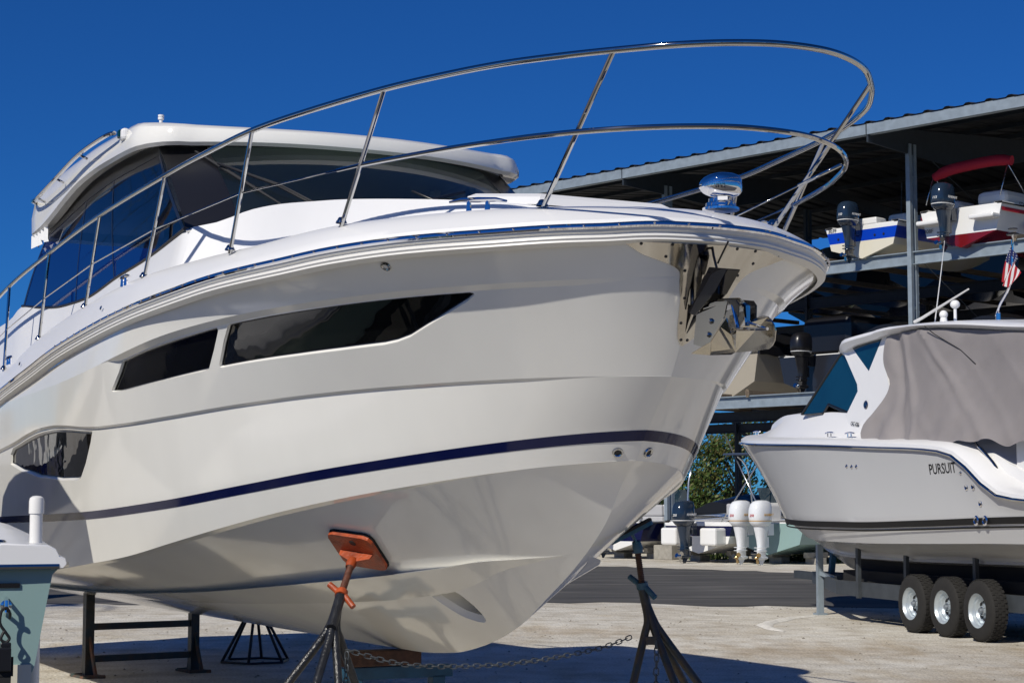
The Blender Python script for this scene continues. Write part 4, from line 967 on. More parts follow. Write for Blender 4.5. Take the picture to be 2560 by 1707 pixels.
# deck, foredeck house, cockpit coaming
m_ = MB()
ztr = pchip([(-.1, 2.78), (0.3, 2.86), (1.1, 2.93), (2.2, 3.0), (3.2, 2.97), (4.0, 2.95), (4.8, 2.90), (5.8, 2.70), (6.4, 2.52), (8.3, 2.38), (9.0, 2.22), (9.6, 2.0), (10.6, 1.9)])
ytr = pchip([(-.1, 0), (.3, .30), (1.1, .62), (2.2, .88), (3.2, 1.02), (4.8, 1.14), (6, 1.25), (10.6, 1.3)])
def d2(kind):
    def f(s):
        u = -.27+(UE+.27)*s*s; b = bs(u); z = zs(u)
        if kind == 0: return (u, b, z)
        if kind == 1: return (u, max(b-.01, 0), z+.06)
        if kind == 2: return (u+.02, max(b-.07, 0), z+.10)
        if kind == 3: return (u+.06, max(b-.24, 0), z+.12)
        y = min(ytr(max(u, -.1)), max(b-.26, 0))
        if kind == 4: return (u+.08, y+.03*ramp(u, 0, .5), max(ztr(max(u, -.1))-.12, z+.12))
        if kind == 5: return (u+.10, y, ztr(max(u, -.1))-.01)
        return (u+.12, y*(1-(kind-5)/3), ztr(max(u, -.1))+.07*(1-(1-(kind-5)/3)**2))
    return f
m_.grid([wrap(d2(k), S2) for k in range(4)]); m_.grid([wrap(d2(3), S2), wrap(d2(4), S2)]); m_.grid([wrap(d2(k), S2) for k in range(4, 9)])
m_.build('deck', DECK, cb, merge=.0005)
# hardtop
ztp = pchip([(4.25, 3.76), (4.45, 3.84), (4.76, 3.90), (5.8, 3.945), (6.3, 3.96), (6.9, 3.94), (8.1, 3.86), (9.5, 3.70), (10.5, 3.60)])
zbt = pchip([(4.25, 3.74), (4.45, 3.72), (5.2, 3.80), (5.8, 3.83), (6.2, 3.86), (6.9, 3.87), (7.3, 3.85), (8.1, 3.78), (9.5, 3.62), (10.5, 3.52)])
m_ = MB(); rows = []
for k in range(36):
    u = 4.25+(10.5-4.25)*k/35; wd = 1.28-.35*(1-ramp(u, 4.0, 5.0))*1.0; t_, b_ = ztp(u), zbt(u)
    rows.append([V(u+.12*(y/1.28)**2*(1 if u < 6 else 0), y*wd/1.28, z) for y, z in ((-1.20, b_), (-1.28, (t_+b_)/2), (-1.24, t_-.01), (-1.0, t_+.02), (0, t_+.06), (1.0, t_+.02), (1.24, t_-.01), (1.28, (t_+b_)/2), (1.20, b_), (0, b_+.02))])
m_.grid(rows, closev=True); m_.add(rows[0], [list(range(10))]); m_.add(rows[-1], [list(range(10))]); ht = m_.build('hardtop', DECK, cb)
# glass and arch
for sy in (1, -1):
    G = [(3.27, 2.95), (4.49, 3.74), (4.65, 3.77), (4.85, 3.70), (5.08, 3.54), (5.28, 3.37), (5.38, 3.25), (5.39, 3.17), (5.28, 3.08), (4.90, 2.88), (4.17, 3.05), (4.01, 2.93)]
    def gy(u, z): return sy*(1.08-.06*(z-2.9))
    m_ = MB(); pg_ = delaunay_2d_cdt([Vector(p) for p in G], [], [list(range(len(G)))], 1, 1e-6); m_.add([V(p.x, gy(p.x, p.y), p.y) for p in pg_[0]], [list(f) for f in pg_[2]], 0, False); gg = m_.build('side_glass', TBGLASS, cb)
    m_ = MB()
    G2 = G; m_.tube([V(u, gy(u, z), z) for u, z in G2], .022, 6, closed=True); m_.build('glass_frame', SATIN, gg)
    m_ = MB(); PL = [(4.72, 3.80), (5.02, 3.83), (5.62, 3.42), (5.98, 3.86), (6.20, 3.86), (6.08, 3.5), (6.24, 3.18), (6.15, 2.84), (5.95, 2.5), (5.2, 2.60), (5.0, 2.86), (5.32, 3.17), (5.29, 3.27), (4.86, 3.69)]
    pp = [Vector((u, z)) for u, z in PL]; r_ = delaunay_2d_cdt(pp, [], [list(range(len(pp)))], 1, 1e-6)
    for off in (0, .07): m_.add([V(p.x, sy*(1.16-.08*(p.y-2.9)+off-.03), p.y) for p in r_[0]], [list(f) for f in r_[2]], 0, False)
    a = [V(u, sy*(1.16-.08*(z-2.9)-.03), z) for u, z in PL]; b = [V(u, sy*(1.16-.08*(z-2.9)+.04), z) for u, z in PL]; m_.grid([a, b], closev=True, smooth=False); m_.build('arch', DECK, cb)
    m_ = MB(); slab(m_, [V(5.02, sy*1.13, 3.83), V(5.62, sy*1.15, 3.42), V(5.98, sy*1.13, 3.86)], .006); m_.build('quarter_glass', TBGLASS, cb)
m_ = MB(); m_.grid([[V(3.27+(4.49-3.27)*v-.10*(1-(k/5-1)**2), (k/5-1)*(1.07-.05*v), 2.99+(3.76-2.99)*v) for k in range(11)] for v in (0, .25, .5, .75, 1)]); m_.build('front_glass', TBGLASS, cb)
m_ = MB(); m_.box(V(5.3, 0, 2.95), (.9, 1.5, .5), bev=.08); m_.build('console', WHITEB, cb)
m_ = MB(); m_.tube([V(4.3, .5, 3.0), V(4.35, .5, 3.3), V(4.7, .5, 3.3), V(4.75, .5, 3.0)], .015, 6); m_.build('grab_handle', BLK, cb)
# emblem, lettering, fittings
m_ = MB(); m_.lathe([(0, .006), (.055, .006), (.06, 0)], V(5.60, 1.20, 2.97), (0, 1, 0), 24); em = m_.build('emblem', NAVY, cb)
m_ = MB(); m_.lathe([(.046, .007), (.050, .010), (.055, .007)], V(5.60, 1.20, 2.97), (0, 1, 0), 24); m_.build('emblem_ring', STEEL, em)
text('emblem_letter', 'P', .08, STEEL, em, V(5.60, 1.208, 2.965), (-1, 0, 0), (0, 0, 1))
text('model_lettering', 'OC 326', .075, BLKP, cb, V(5.35, 1.245, 2.72), (-1, 0, -.12), (0, -.2, 1), bold=.001)
yy_ = bs(8.2)
def hy2(u, z): # hull side y between sheer and stripe
    t = (zs(u)-z)/(zs(u)-zt_(u)); return bs(u)+(bt(u)-bs(u))*t-.09*(bs(u)-bt(u)+.12)*4*t*(1-t)
hl_ = text('hull_lettering', 'PURSUIT', .175, BLKP, cb, V(8.36, 1.6, 2.05), (-1, 0, .02), (0, 0, 1), shear=.05, bold=.003, thick=0)
for v_ in hl_.data.vertices: v_.co.y = hy2(-v_.co.x, v_.co.z)+.006
for u, z in ((8.80, 2.0), (5.77, 2.14), (5.92, 2.13), (6.06, 2.13), (8.88, 1.83), (9.05, 1.835), (9.16, 1.64), (9.04, 1.44), (9.24, 1.44)):
    m_ = MB(); r_0 = .03 if u < 8.85 else (.045 if z > 1.5 else .06); m_.lathe([(r_0*.5, .004), (r_0*.7, .012), (r_0, .002)], V(u, hy2(u, z) if z > 1.5 else 1.53, z), (0, 1, .05), 14)
    o_ = m_.build('through_hull_fitting', CHROME, cb)
    m_ = MB(); m_.lathe([(0, .005), (r_0*.55, .005)], V(u, hy2(u, z) if z > 1.5 else 1.53, z), (0, 1, .05), 12); m_.build('opening', BLK, o_)
for u, d_ in ((.5, .62), (4.95, 1.43), (5.55, 1.42)):
    p = V(u, d_, zs(u)+.13); m_ = MB(); m_.tube([p+Vector((.13, 0, .045)), p+Vector((.05, 0, .055)), p+Vector((-.05, 0, .055)), p+Vector((-.13, 0, .045))], .014, 6); m_.tube([p+Vector((.05, 0, 0)), p+Vector((.05, 0, .05))], .012, 6); m_.tube([p+Vector((-.05, 0, 0)), p+Vector((-.05, 0, .05))], .012, 6); m_.build('cleat', CHROME, cb)
m_ = MB(); m_.tube(smooth_poly([V(8.1, 1.40, 2.38), V(8.6, 1.38, 2.42), V(9.1, 1.36, 2.15), V(9.3, 1.36, 1.98)], 5), .02, 8); m_.build('grab_rail', STEEL, cb)
m_ = MB(); m_.box(V(9.7, 0, 2.0), (.5, 2.5, .9), bev=.05); m_.build('aft_bench', DECK, cb)
m_ = MB(); m_.box(V(10.3, 0, 1.38), (.9, 2.5, .5), bev=.10); m_.build('swim_platform', GELG, cb)
# aerials and mast things on the hardtop
m_ = MB(); m_.tube([V(6.65, 1.0, 4.00), V(6.85, 1.0, 4.03), V(8.05, 1.0, 4.27)], [.022, .02, .010], 8); m_.build('antenna', PVC, cb)
m_ = MB(); m_.tube([V(7.0, .9, 3.95), V(7.2, .9, 4.62), V(7.3, .9, 4.98)], [.008, .006, .003], 6); m_.build('antenna', WHITEP, cb)
m_ = MB(); m_.lathe([(0, 0), (.05, 0), (.04, .05), (.0, .07)], V(7.05, .8, 3.97), (0, 0, 1), 12); m_.ball(V(7.05, .8, 4.06), .055, seg=8); m_.build('satellite_dome', WHITEP, cb)
m_ = MB(); m_.tube([V(7.35, .8, 3.95), V(7.35, .8, 4.12)], .02, 8); m_.ball(V(7.35, .8, 4.16), .062, seg=8, sc3=(1, 1, .9)); m_.build('satellite_dome', WHITEP, cb)
m_ = MB(); m_.tube([V(8.05, .6, 3.86), V(8.05, .6, 3.98)], .028, 8); m_.tube(smooth_poly([V(8.0, .6, 3.95), V(8.10, .6, 4.08), V(8.30, .6, 4.25), V(8.40, .6, 4.45), V(8.42, .6, 4.80), V(8.45, .6, 4.92)], 5), .015, 8)
m_.tube([V(8.02, .56, 4.0), V(7.93, .56, 3.93)], .01, 6); fp = m_.build('flag_staff', CHROME, cb)
m_ = MB(); m_.lathe([(0, .0), (.075, .0), (.08, .015), (.05, .03), (0, .035)], V(8.44, .6, 4.90), (0, 0, 1), 14); m_.lathe([(0, 0), (.06, 0), (.06, .012), (0, .012)], V(8.44, .6, 4.97), (0, 0, 1), 14); m_.build('staff_light', SATIN, fp)
# limp flag: 13 stripes, canton with stars
m_ = MB(); FA, FB, FD, FC = V(8.43, .6, 4.80), V(8.60, .63, 4.42), V(8.16, .6, 4.36), V(8.44, .68, 4.22)
def fp_(a, b):
    p = FA.lerp(FB, a).lerp(FD.lerp(FC, a), b); w = math.sin(a*11+b*3)*.028; return p+Vector((.3, 1, 0))*w
NA, NB = 13, 20; rows = [[fp_(a/NA, b/NB) for b in range(NB+1)] for a in range(NA+1)]; idx0 = len(m_.v); m_.v += [tuple(p) for r in rows for p in r]
for a in range(NA):
    for b in range(NB):
        m_.f.append([a*(NB+1)+b, a*(NB+1)+b+1, (a+1)*(NB+1)+b+1, (a+1)*(NB+1)+b]); m_.m.append(2 if (a < 7 and b < 9) else (0 if a % 2 == 0 else 1)); m_.sm.append(True)
for i in range(5):
    for j in range(6):
        c = fp_((.8+i*1.4)/13, (.9+j*1.45)/20)
        for sd__ in (-1, 1): m_.add([c+Vector((.3, 1, 0))*.006*sd__+Vector((math.cos(q*2.51)*.011, 0, math.sin(q*2.51)*.011)) for q in range(5)], [[0, 1, 2, 3, 4]], 1, False)
fcol = (mat('flag_red', (.42, .012, .022), .8), mat('flag_white', (.75, .74, .72), .8), mat('flag_blue', (.012, .02, .11), .8))
m_.build('flag', fcol, fp, fixn=False)
# grey canvas curtain hung from the hardtop to the coaming
m_ = MB(); rows = []
le = pchip([(0, 6.21), (.18, 6.14), (.45, 6.37), (.66, 6.23), (.93, 5.96), (1, 6.02)])
for j in range(25):
    v = j/24; r_r = []
    for i in range(120):
        k = i/119; u = le(v)+(10.45-le(v))*k
        zt0 = zbt(min(u, 10.4))-.02; zb0 = pchip([(5.9, 2.46), (7.8, 2.39), (8.3, 2.36), (9.05, 2.38), (9.65, 2.30), (10.5, 2.36)])(u)
        fold = .035*math.sin(u*9+v*5)*(.35+v)*math.exp(-(u-6)*.9)+.022*math.sin((u-7)*3.1-v*3.4+math.sin(v*3))+.014*(1-abs(math.sin((u-v*1.9)*3.2)))**3*(.3+v)+.012*(1-abs(math.sin((u*.8+v*2.4)*3.7)))**4*math.sin(u*1.3)**2+.008*math.sin((u+v*1.3)*9)*v+.03*math.exp(-((u-(7.2+1.9*v))/.08)**2)+.03*math.exp(-((u-(6.7+.6*v))/.07)**2)-.05*math.exp(-((u-(6.45+.5*v))/.10)**2)
        y = 1.20+.24*v**.8-.14*math.sin(math.pi*v)*.6+fold
        r_r.append(V(u+.03*math.sin(v*14+u)*v, y, zt0+(zb0-zt0)*v+(.02*math.sin(u*9) if j == 24 else 0)))
    rows.append(r_r)
m_.grid(rows); m_.grid([[V(10.45, 1.20+.24*(j/6)-(2.4+.48*(j/6))*k/10, rows[0][-1].z+(rows[-1][-1].z-rows[0][-1].z)*j/6) for k in range(11)] for j in range(7)])
cv = m_.build('boat_cover', CANVAS)
cv.matrix_world = Matrix.Translation(O2) @ Matrix.Rotation(math.atan2(A2.y, A2.x), 4, 'Z')
tag(cv, 'grey canvas curtain hanging from the hardtop of the boat on the trailer', 'boat cover')
m_ = MB(); m_.tube([V(7.45, 1.29, 3.86), V(7.65, 1.26, 3.74), V(8.2, 1.21, 3.5), V(8.55, 1.21, 3.30)], .006, 6); m_.build('zip_cord', BLK, cv)
# ---------------- trailer
tr3 = thing('boat_trailer', O2-A2*7.0, math.atan2(A2.y, A2.x), 'galvanised three axle trailer carrying the grey hulled cabin boat', 'boat trailer')
def T(u, y, z): return Vector((7.0-u, y, z))
m_ = MB()
for y in (-.98, .98): m_.beam(T(4.2, y, .47), T(10.2, y, .47), .06, .20)
for u in (4.3, 5.6, 9.4): m_.beam(T(u, -.98, .44), T(u, .98, .44), .06, .14)
for y in (-1, 1): m_.beam(T(4.2, y*.98, .47), T(1.4, y*.06, .50), .06, .18)
m_.beam(T(2.2, 0, .50), T(.6, 0, .52), .09, .12); m_.build('frame', GALVD, tr3)
for y in (.55, -.55):
    m_ = MB(); m_.beam(T(4.1, y, .80), T(10.0, y, .84), .24, .26); m_.build('bunk', CARPET, tr3)
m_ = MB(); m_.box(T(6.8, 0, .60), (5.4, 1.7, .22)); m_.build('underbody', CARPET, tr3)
for u, y in ((4.95, 1.03), (6.1, .9), (7.9, .9)):
    m_ = MB(); m_.box(T(u, y, .70), (.07, .05, .70)); m_.build('bracket', GALVD, tr3)
m_ = MB(); m_.box(T(2.84, .63, .52), (.07, .09, 1.04)); m_.box(T(2.84, .63, .015), (.16, .16, .03)); m_.beam(T(2.84, .63, .62), T(3.2, .55, .55), .05, .06)
for z in (.10, .2, .3, .4): m_.lathe([(0, .05), (.012, .05)], T(2.84, .63, z), (0, 1, 0), 8)
m_.build('jack_leg', GALVP, tr3)
m_ = MB(); m_.beam(T(1.9, 0, .55), T(2.1, 0, 1.35), .08, .08); m_.box(T(2.15, 0, 1.30), (.2, .25, .10), bev=.02); m_.build('winch_post', BLUEP, tr3)
def wheel(c, side, parent, r=.368, w_=.225):
    m_ = MB(); prf = [(.205, -.5), (.27, -.52), (.335, -.47), (.357, -.40), (.368, -.30), (.370, -.1), (.370, .1), (.368, .30), (.357, .40), (.335, .47), (.27, .52), (.205, .5)]
    m_.lathe([(a*r/.37, b*w_) for a, b in prf], c, (0, 1, 0), 44)
    for k in range(36):
        a = 2*math.pi*k/36
        for q, oo in ((-.30, .0), (-.1, .5), (.1, .0), (.30, .5)):
            aa = a+oo*2*math.pi/36; ca, sa = math.cos(aa), math.sin(aa); cc = Vector(c)+Vector((ca*r, q*w_, sa*r))
            m_.box(cc, (.010, w_*.15, .038), Matrix.Rotation(-aa, 3, 'Y'))
    ty = m_.build('wheel', TYRE, parent)
    s = side; m_ = MB()
    m_.lathe([(0, .02), (.045, .02), (.05, .055), (.058, .05), (.06, .015), (.10, .005), (.135, .02), (.150, .045), (.165, .05), (.175, .075), (.19, .085), (.207, .115)], Vector(c), (0, s, 0), 36)
    rim = m_.build('rim', mat('silver_rim', (.50, .56, .60), .35, .5), ty)
    for k in range(8):
        a = 2*math.pi*k/8; p = Vector(c)+Vector((math.cos(a)*.105, s*.016, math.sin(a)*.105)); m_ = MB()
        ax = Vector((-math.sin(a), 0, math.cos(a))); ay = Vector((math.cos(a), 0, math.sin(a)))
        m_.prism([(.028*math.cos(q*.785), .016*math.sin(q*.785)) for q in range(8)], .012, p, ax, ay); m_.build('slot', BLK, rim)
    m_ = MB()
    for k in range(5):
        a = 2*math.pi*k/5; m_.lathe([(0, .03), (.010, .03), (.011, 0)], Vector(c)+Vector((math.cos(a)*.05, s*.03, math.sin(a)*.05))+Vector((0, 0, 0)), (0, s, 0), 6)
    m_.lathe([(0, .07), (.025, .068), (.03, .05), (.032, .02)], Vector(c)+Vector((0, s*.02, 0)), (0, s, 0), 14); m_.build('hub', GALV, rim)
for u in (6.78, 7.62, 8.46):
    wheel(T(u, 1.10, .37), 1, tr3); wheel(T(u, -1.10, .37), -1, tr3)
    m_ = MB(); m_.tube([T(u, -1.0, .37), T(u, 1.0, .37)], .035, 8); m_.build('axle', GALVD, tr3)
# ------------------------------------------------------------------ dry storage rack building
RP = Vector((10.98, 50, 0)); RR = Vector((-.68, .733, 0)).normalized(); RN = Vector((RR.y, -RR.x, 0))     # along (away, left) and inward normal
if RN.y < 0: RN = -RN
rk = thing('storage_rack', RP, math.atan2(RR.y, RR.x), 'open steel dry storage rack building with a ribbed roof, stacked with boats', 'boat storage building')
def Q(t, d, z):   # t along the front, d inwards (to the right hand of travel)
    return Vector((t, -d, z))
BAY = 9.05; T0, T1 = -2, 3
LV = [4.84, 8.52]
proto = {}
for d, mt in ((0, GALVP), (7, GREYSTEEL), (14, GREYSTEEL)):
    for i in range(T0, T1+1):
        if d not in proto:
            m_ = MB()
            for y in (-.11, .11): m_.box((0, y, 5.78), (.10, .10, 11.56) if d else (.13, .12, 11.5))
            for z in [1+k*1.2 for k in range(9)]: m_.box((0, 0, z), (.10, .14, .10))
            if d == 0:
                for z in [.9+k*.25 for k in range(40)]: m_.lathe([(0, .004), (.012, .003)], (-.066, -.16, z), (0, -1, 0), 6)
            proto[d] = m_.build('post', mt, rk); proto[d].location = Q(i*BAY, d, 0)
        else:
            o = proto[d].copy(); COL.objects.link(o); o.location = Q(i*BAY, d, 0)
# beams
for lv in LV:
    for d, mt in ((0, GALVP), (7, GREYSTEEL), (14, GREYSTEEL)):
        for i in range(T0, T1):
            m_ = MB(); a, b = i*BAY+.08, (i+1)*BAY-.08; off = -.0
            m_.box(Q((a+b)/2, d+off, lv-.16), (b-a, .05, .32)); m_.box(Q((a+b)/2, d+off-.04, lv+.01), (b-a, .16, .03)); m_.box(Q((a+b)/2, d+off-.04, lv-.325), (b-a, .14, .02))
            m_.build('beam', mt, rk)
for lv in LV:
    for i in range(T0, T1):
        for f in (.18, .34, .64, .82):
            m_ = MB(); m_.box(Q((i+f)*BAY, 6.8, lv+.10), (.14, 13.9, .14)); m_.box(Q((i+f)*BAY, -.14, lv+.09), (.10, .02, .24)); m_.build('bunk', WOOD, rk)
# roof
RZ = 11.53; m_ = MB(); e0 = -2.0
for k in range(int((T1-T0)*BAY/.62)+6):
    t = T0*BAY-1+k*.62; za, zb = RZ+.30, RZ+.33+.9; zc = RZ+.33+.3
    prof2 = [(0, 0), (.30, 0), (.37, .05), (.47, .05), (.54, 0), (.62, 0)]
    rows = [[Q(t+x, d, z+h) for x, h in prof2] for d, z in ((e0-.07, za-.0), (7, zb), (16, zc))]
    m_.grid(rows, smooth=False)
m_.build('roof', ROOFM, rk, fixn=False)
for i in range(T0, T1):
    m_ = MB(); a, b = i*BAY-.0+.02, (i+1)*BAY-.02; m_.box(Q((a+b)/2, e0, RZ+.14), (b-a, .06, .28)); m_.box(Q((a+b)/2, e0+.09, RZ+.01), (b-a, .18, .03)); m_.build('fascia', GALVP, rk)
for i in range(T0, T1+1):
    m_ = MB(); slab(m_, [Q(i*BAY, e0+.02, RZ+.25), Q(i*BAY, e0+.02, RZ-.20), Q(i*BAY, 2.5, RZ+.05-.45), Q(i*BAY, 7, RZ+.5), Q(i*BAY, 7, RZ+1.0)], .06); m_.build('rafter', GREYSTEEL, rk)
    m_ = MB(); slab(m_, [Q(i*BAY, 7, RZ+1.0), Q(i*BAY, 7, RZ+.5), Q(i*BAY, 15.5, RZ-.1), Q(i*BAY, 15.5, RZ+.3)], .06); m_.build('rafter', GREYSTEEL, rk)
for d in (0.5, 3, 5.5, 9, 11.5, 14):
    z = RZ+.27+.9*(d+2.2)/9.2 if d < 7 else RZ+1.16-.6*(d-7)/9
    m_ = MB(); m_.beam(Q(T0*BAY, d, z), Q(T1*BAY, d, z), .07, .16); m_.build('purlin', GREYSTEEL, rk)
for i in (0, 2):
    m_ = MB()
    m_.tube([Q(i*BAY+.1, .3, 11.6), Q(i*BAY, 7, 8.6)], .012, 5); m_.tube([Q(i*BAY-.1, .3, 8.3), Q(i*BAY, 7, 5.0)], .012, 5); m_.build('brace_wire', GALVD, rk)
for i in (0, 1, 2):
    m_ = MB(); m_.beam(Q(i*BAY-.1, 14, .3), Q((i+1)*BAY, 14, 4.6), .10, .10); m_.beam(Q(i*BAY-.1, 14, 4.8), Q((i+1)*BAY, 14, 8.3), .08, .08); m_.build('cross_brace', GREYSTEEL, rk)
# concrete footings of the front posts
for i in (0, 1, 2):
    m_ = MB(); m_.box((0, 0, .22), (.75, .55, .44), bev=.02); f = m_.build('post_footing', CONC, rk); f.location = Q(i*BAY, -.05, 0)

# ------------------------------------------------------------------ outboard motor (x forward, z up, origin = clamp top on the transom)
def outboard(parent, loc, body, sc_=1.0, tilt=0, badge='YAMAHA', hp='250', badgem=WHITEP, leg=None, hpm=None, name='outboard_motor'):
    leg = leg or body; loc = Vector(loc)
    Rm = Matrix.Rotation(tilt, 3, 'Y')
    P = lambda x, y, z: loc+Rm @ (Vector((x, y, z))*sc_)
    def ring(z, cx, lx, ly, e=.75, n=20):
        o = []
        for k in range(n):
            a = 2*math.pi*k/n; ca, sa = math.cos(a), math.sin(a)
            o.append(P(cx+math.copysign(abs(ca)**e, ca)*lx, math.copysign(abs(sa)**e, sa)*ly, z))
        return o
    m_ = MB(); m_.grid([ring(-.10, -.44, .26, .17), ring(-.28, -.44, .21, .145), ring(-.50, -.43, .17, .115), ring(-.70, -.43, .15, .095), ring(-.82, -.44, .18, .09)], closev=True)
    for zz_ in (-.70, -.79): m_.grid([ring(zz_, -.47, .24, .12), ring(zz_-.012, -.47, .25, .125), ring(zz_-.02, -.47, .23, .11)], closev=True)
    m_.grid([ring(-.80, -.44, .17, .085), ring(-.92, -.43, .18, .06), ring(-1.0, -.42, .17, .055)], closev=True)
    m_.lathe([(0, .28), (.04, .25), (.062, .12), (.065, -.06), (.05, -.16), (.0, -.17)], P(-.45, 0, -1.0), Rm @ Vector((1, 0, 0)), 14)
    slab(m_, [P(-.28, 0, -1.04), P(-.56, 0, -1.04), P(-.50, 0, -1.21), P(-.42, 0, -1.23)], .012*sc_)
    m_.box(P(-.14, 0, -.18), (.24*sc_, .26*sc_, .34*sc_), Rm); m_.box(P(-.25, 0, -.55), (.14*sc_, .14*sc_, .30*sc_), Rm)
    root = m_.build(name, leg, parent)
    m_ = MB(); m_.grid([ring(-.12, -.44, .20, .14), ring(-.06, -.46, .30, .20), ring(.02, -.47, .36, .24), ring(.20, -.48, .385, .26), ring(.40, -.47, .38, .255), ring(.54, -.45, .35, .225), ring(.62, -.43, .29, .18), ring(.66, -.42, .16, .10), ring(.665, -.42, .01, .01)], closev=True)
    m_.build('cowling', body, root)
    m_ = MB(); m_.grid([ring(.055, -.472, .37, .248), ring(.066, -.473, .374, .252), ring(.078, -.474, .373, .251)], closev=True); m_.build('cowl_band', badgem, root)
    xa, ya = Rm @ Vector((1, 0, 0)), Rm @ Vector((0, 0, 1))
    if badge:
        for sy in (-1, 1): text('badge_lettering', badge, .105*sc_, badgem, root, P(-.40, sy*.262, .24), xa*(-sy)*-1 if sy < 0 else -xa, ya, bold=.001)
    if hp: text('power_lettering', hp, .10*sc_, hpm or badgem, root, P(-.868, 0, .22), Rm @ Vector((0, -1, 0)), ya, shear=.2, bold=.001)
    m_ = MB(); m_.lathe([(0, 0), (.03, 0), (.035, .003)], P(-.79, 0, .44), Rm @ Vector((-1, 0, .45)), 10); m_.build('cowl_vent', BLK, root)
    m_ = MB(); c = P(-.66, 0, -1.0); m_.lathe([(.05, .06), (.045, -.05), (0, -.08)], c, Rm @ Vector((1, 0, 0)), 12)
    for k in range(3):
        a = 2*math.pi*k/3+.3; d = Rm @ Vector((0, math.cos(a), math.sin(a))); e = Rm @ Vector((.35, -math.sin(a), math.cos(a))).normalized()
        m_.prism([(.03*sc_, -.03*sc_), (.11*sc_, -.075*sc_), (.175*sc_, -.05*sc_), (.185*sc_, .02*sc_), (.13*sc_, .07*sc_), (.03*sc_, .03*sc_)], .012*sc_, c, d, e)
    m_.build('propeller', BRONZE if body is ENGW else STEEL, root)
    return root
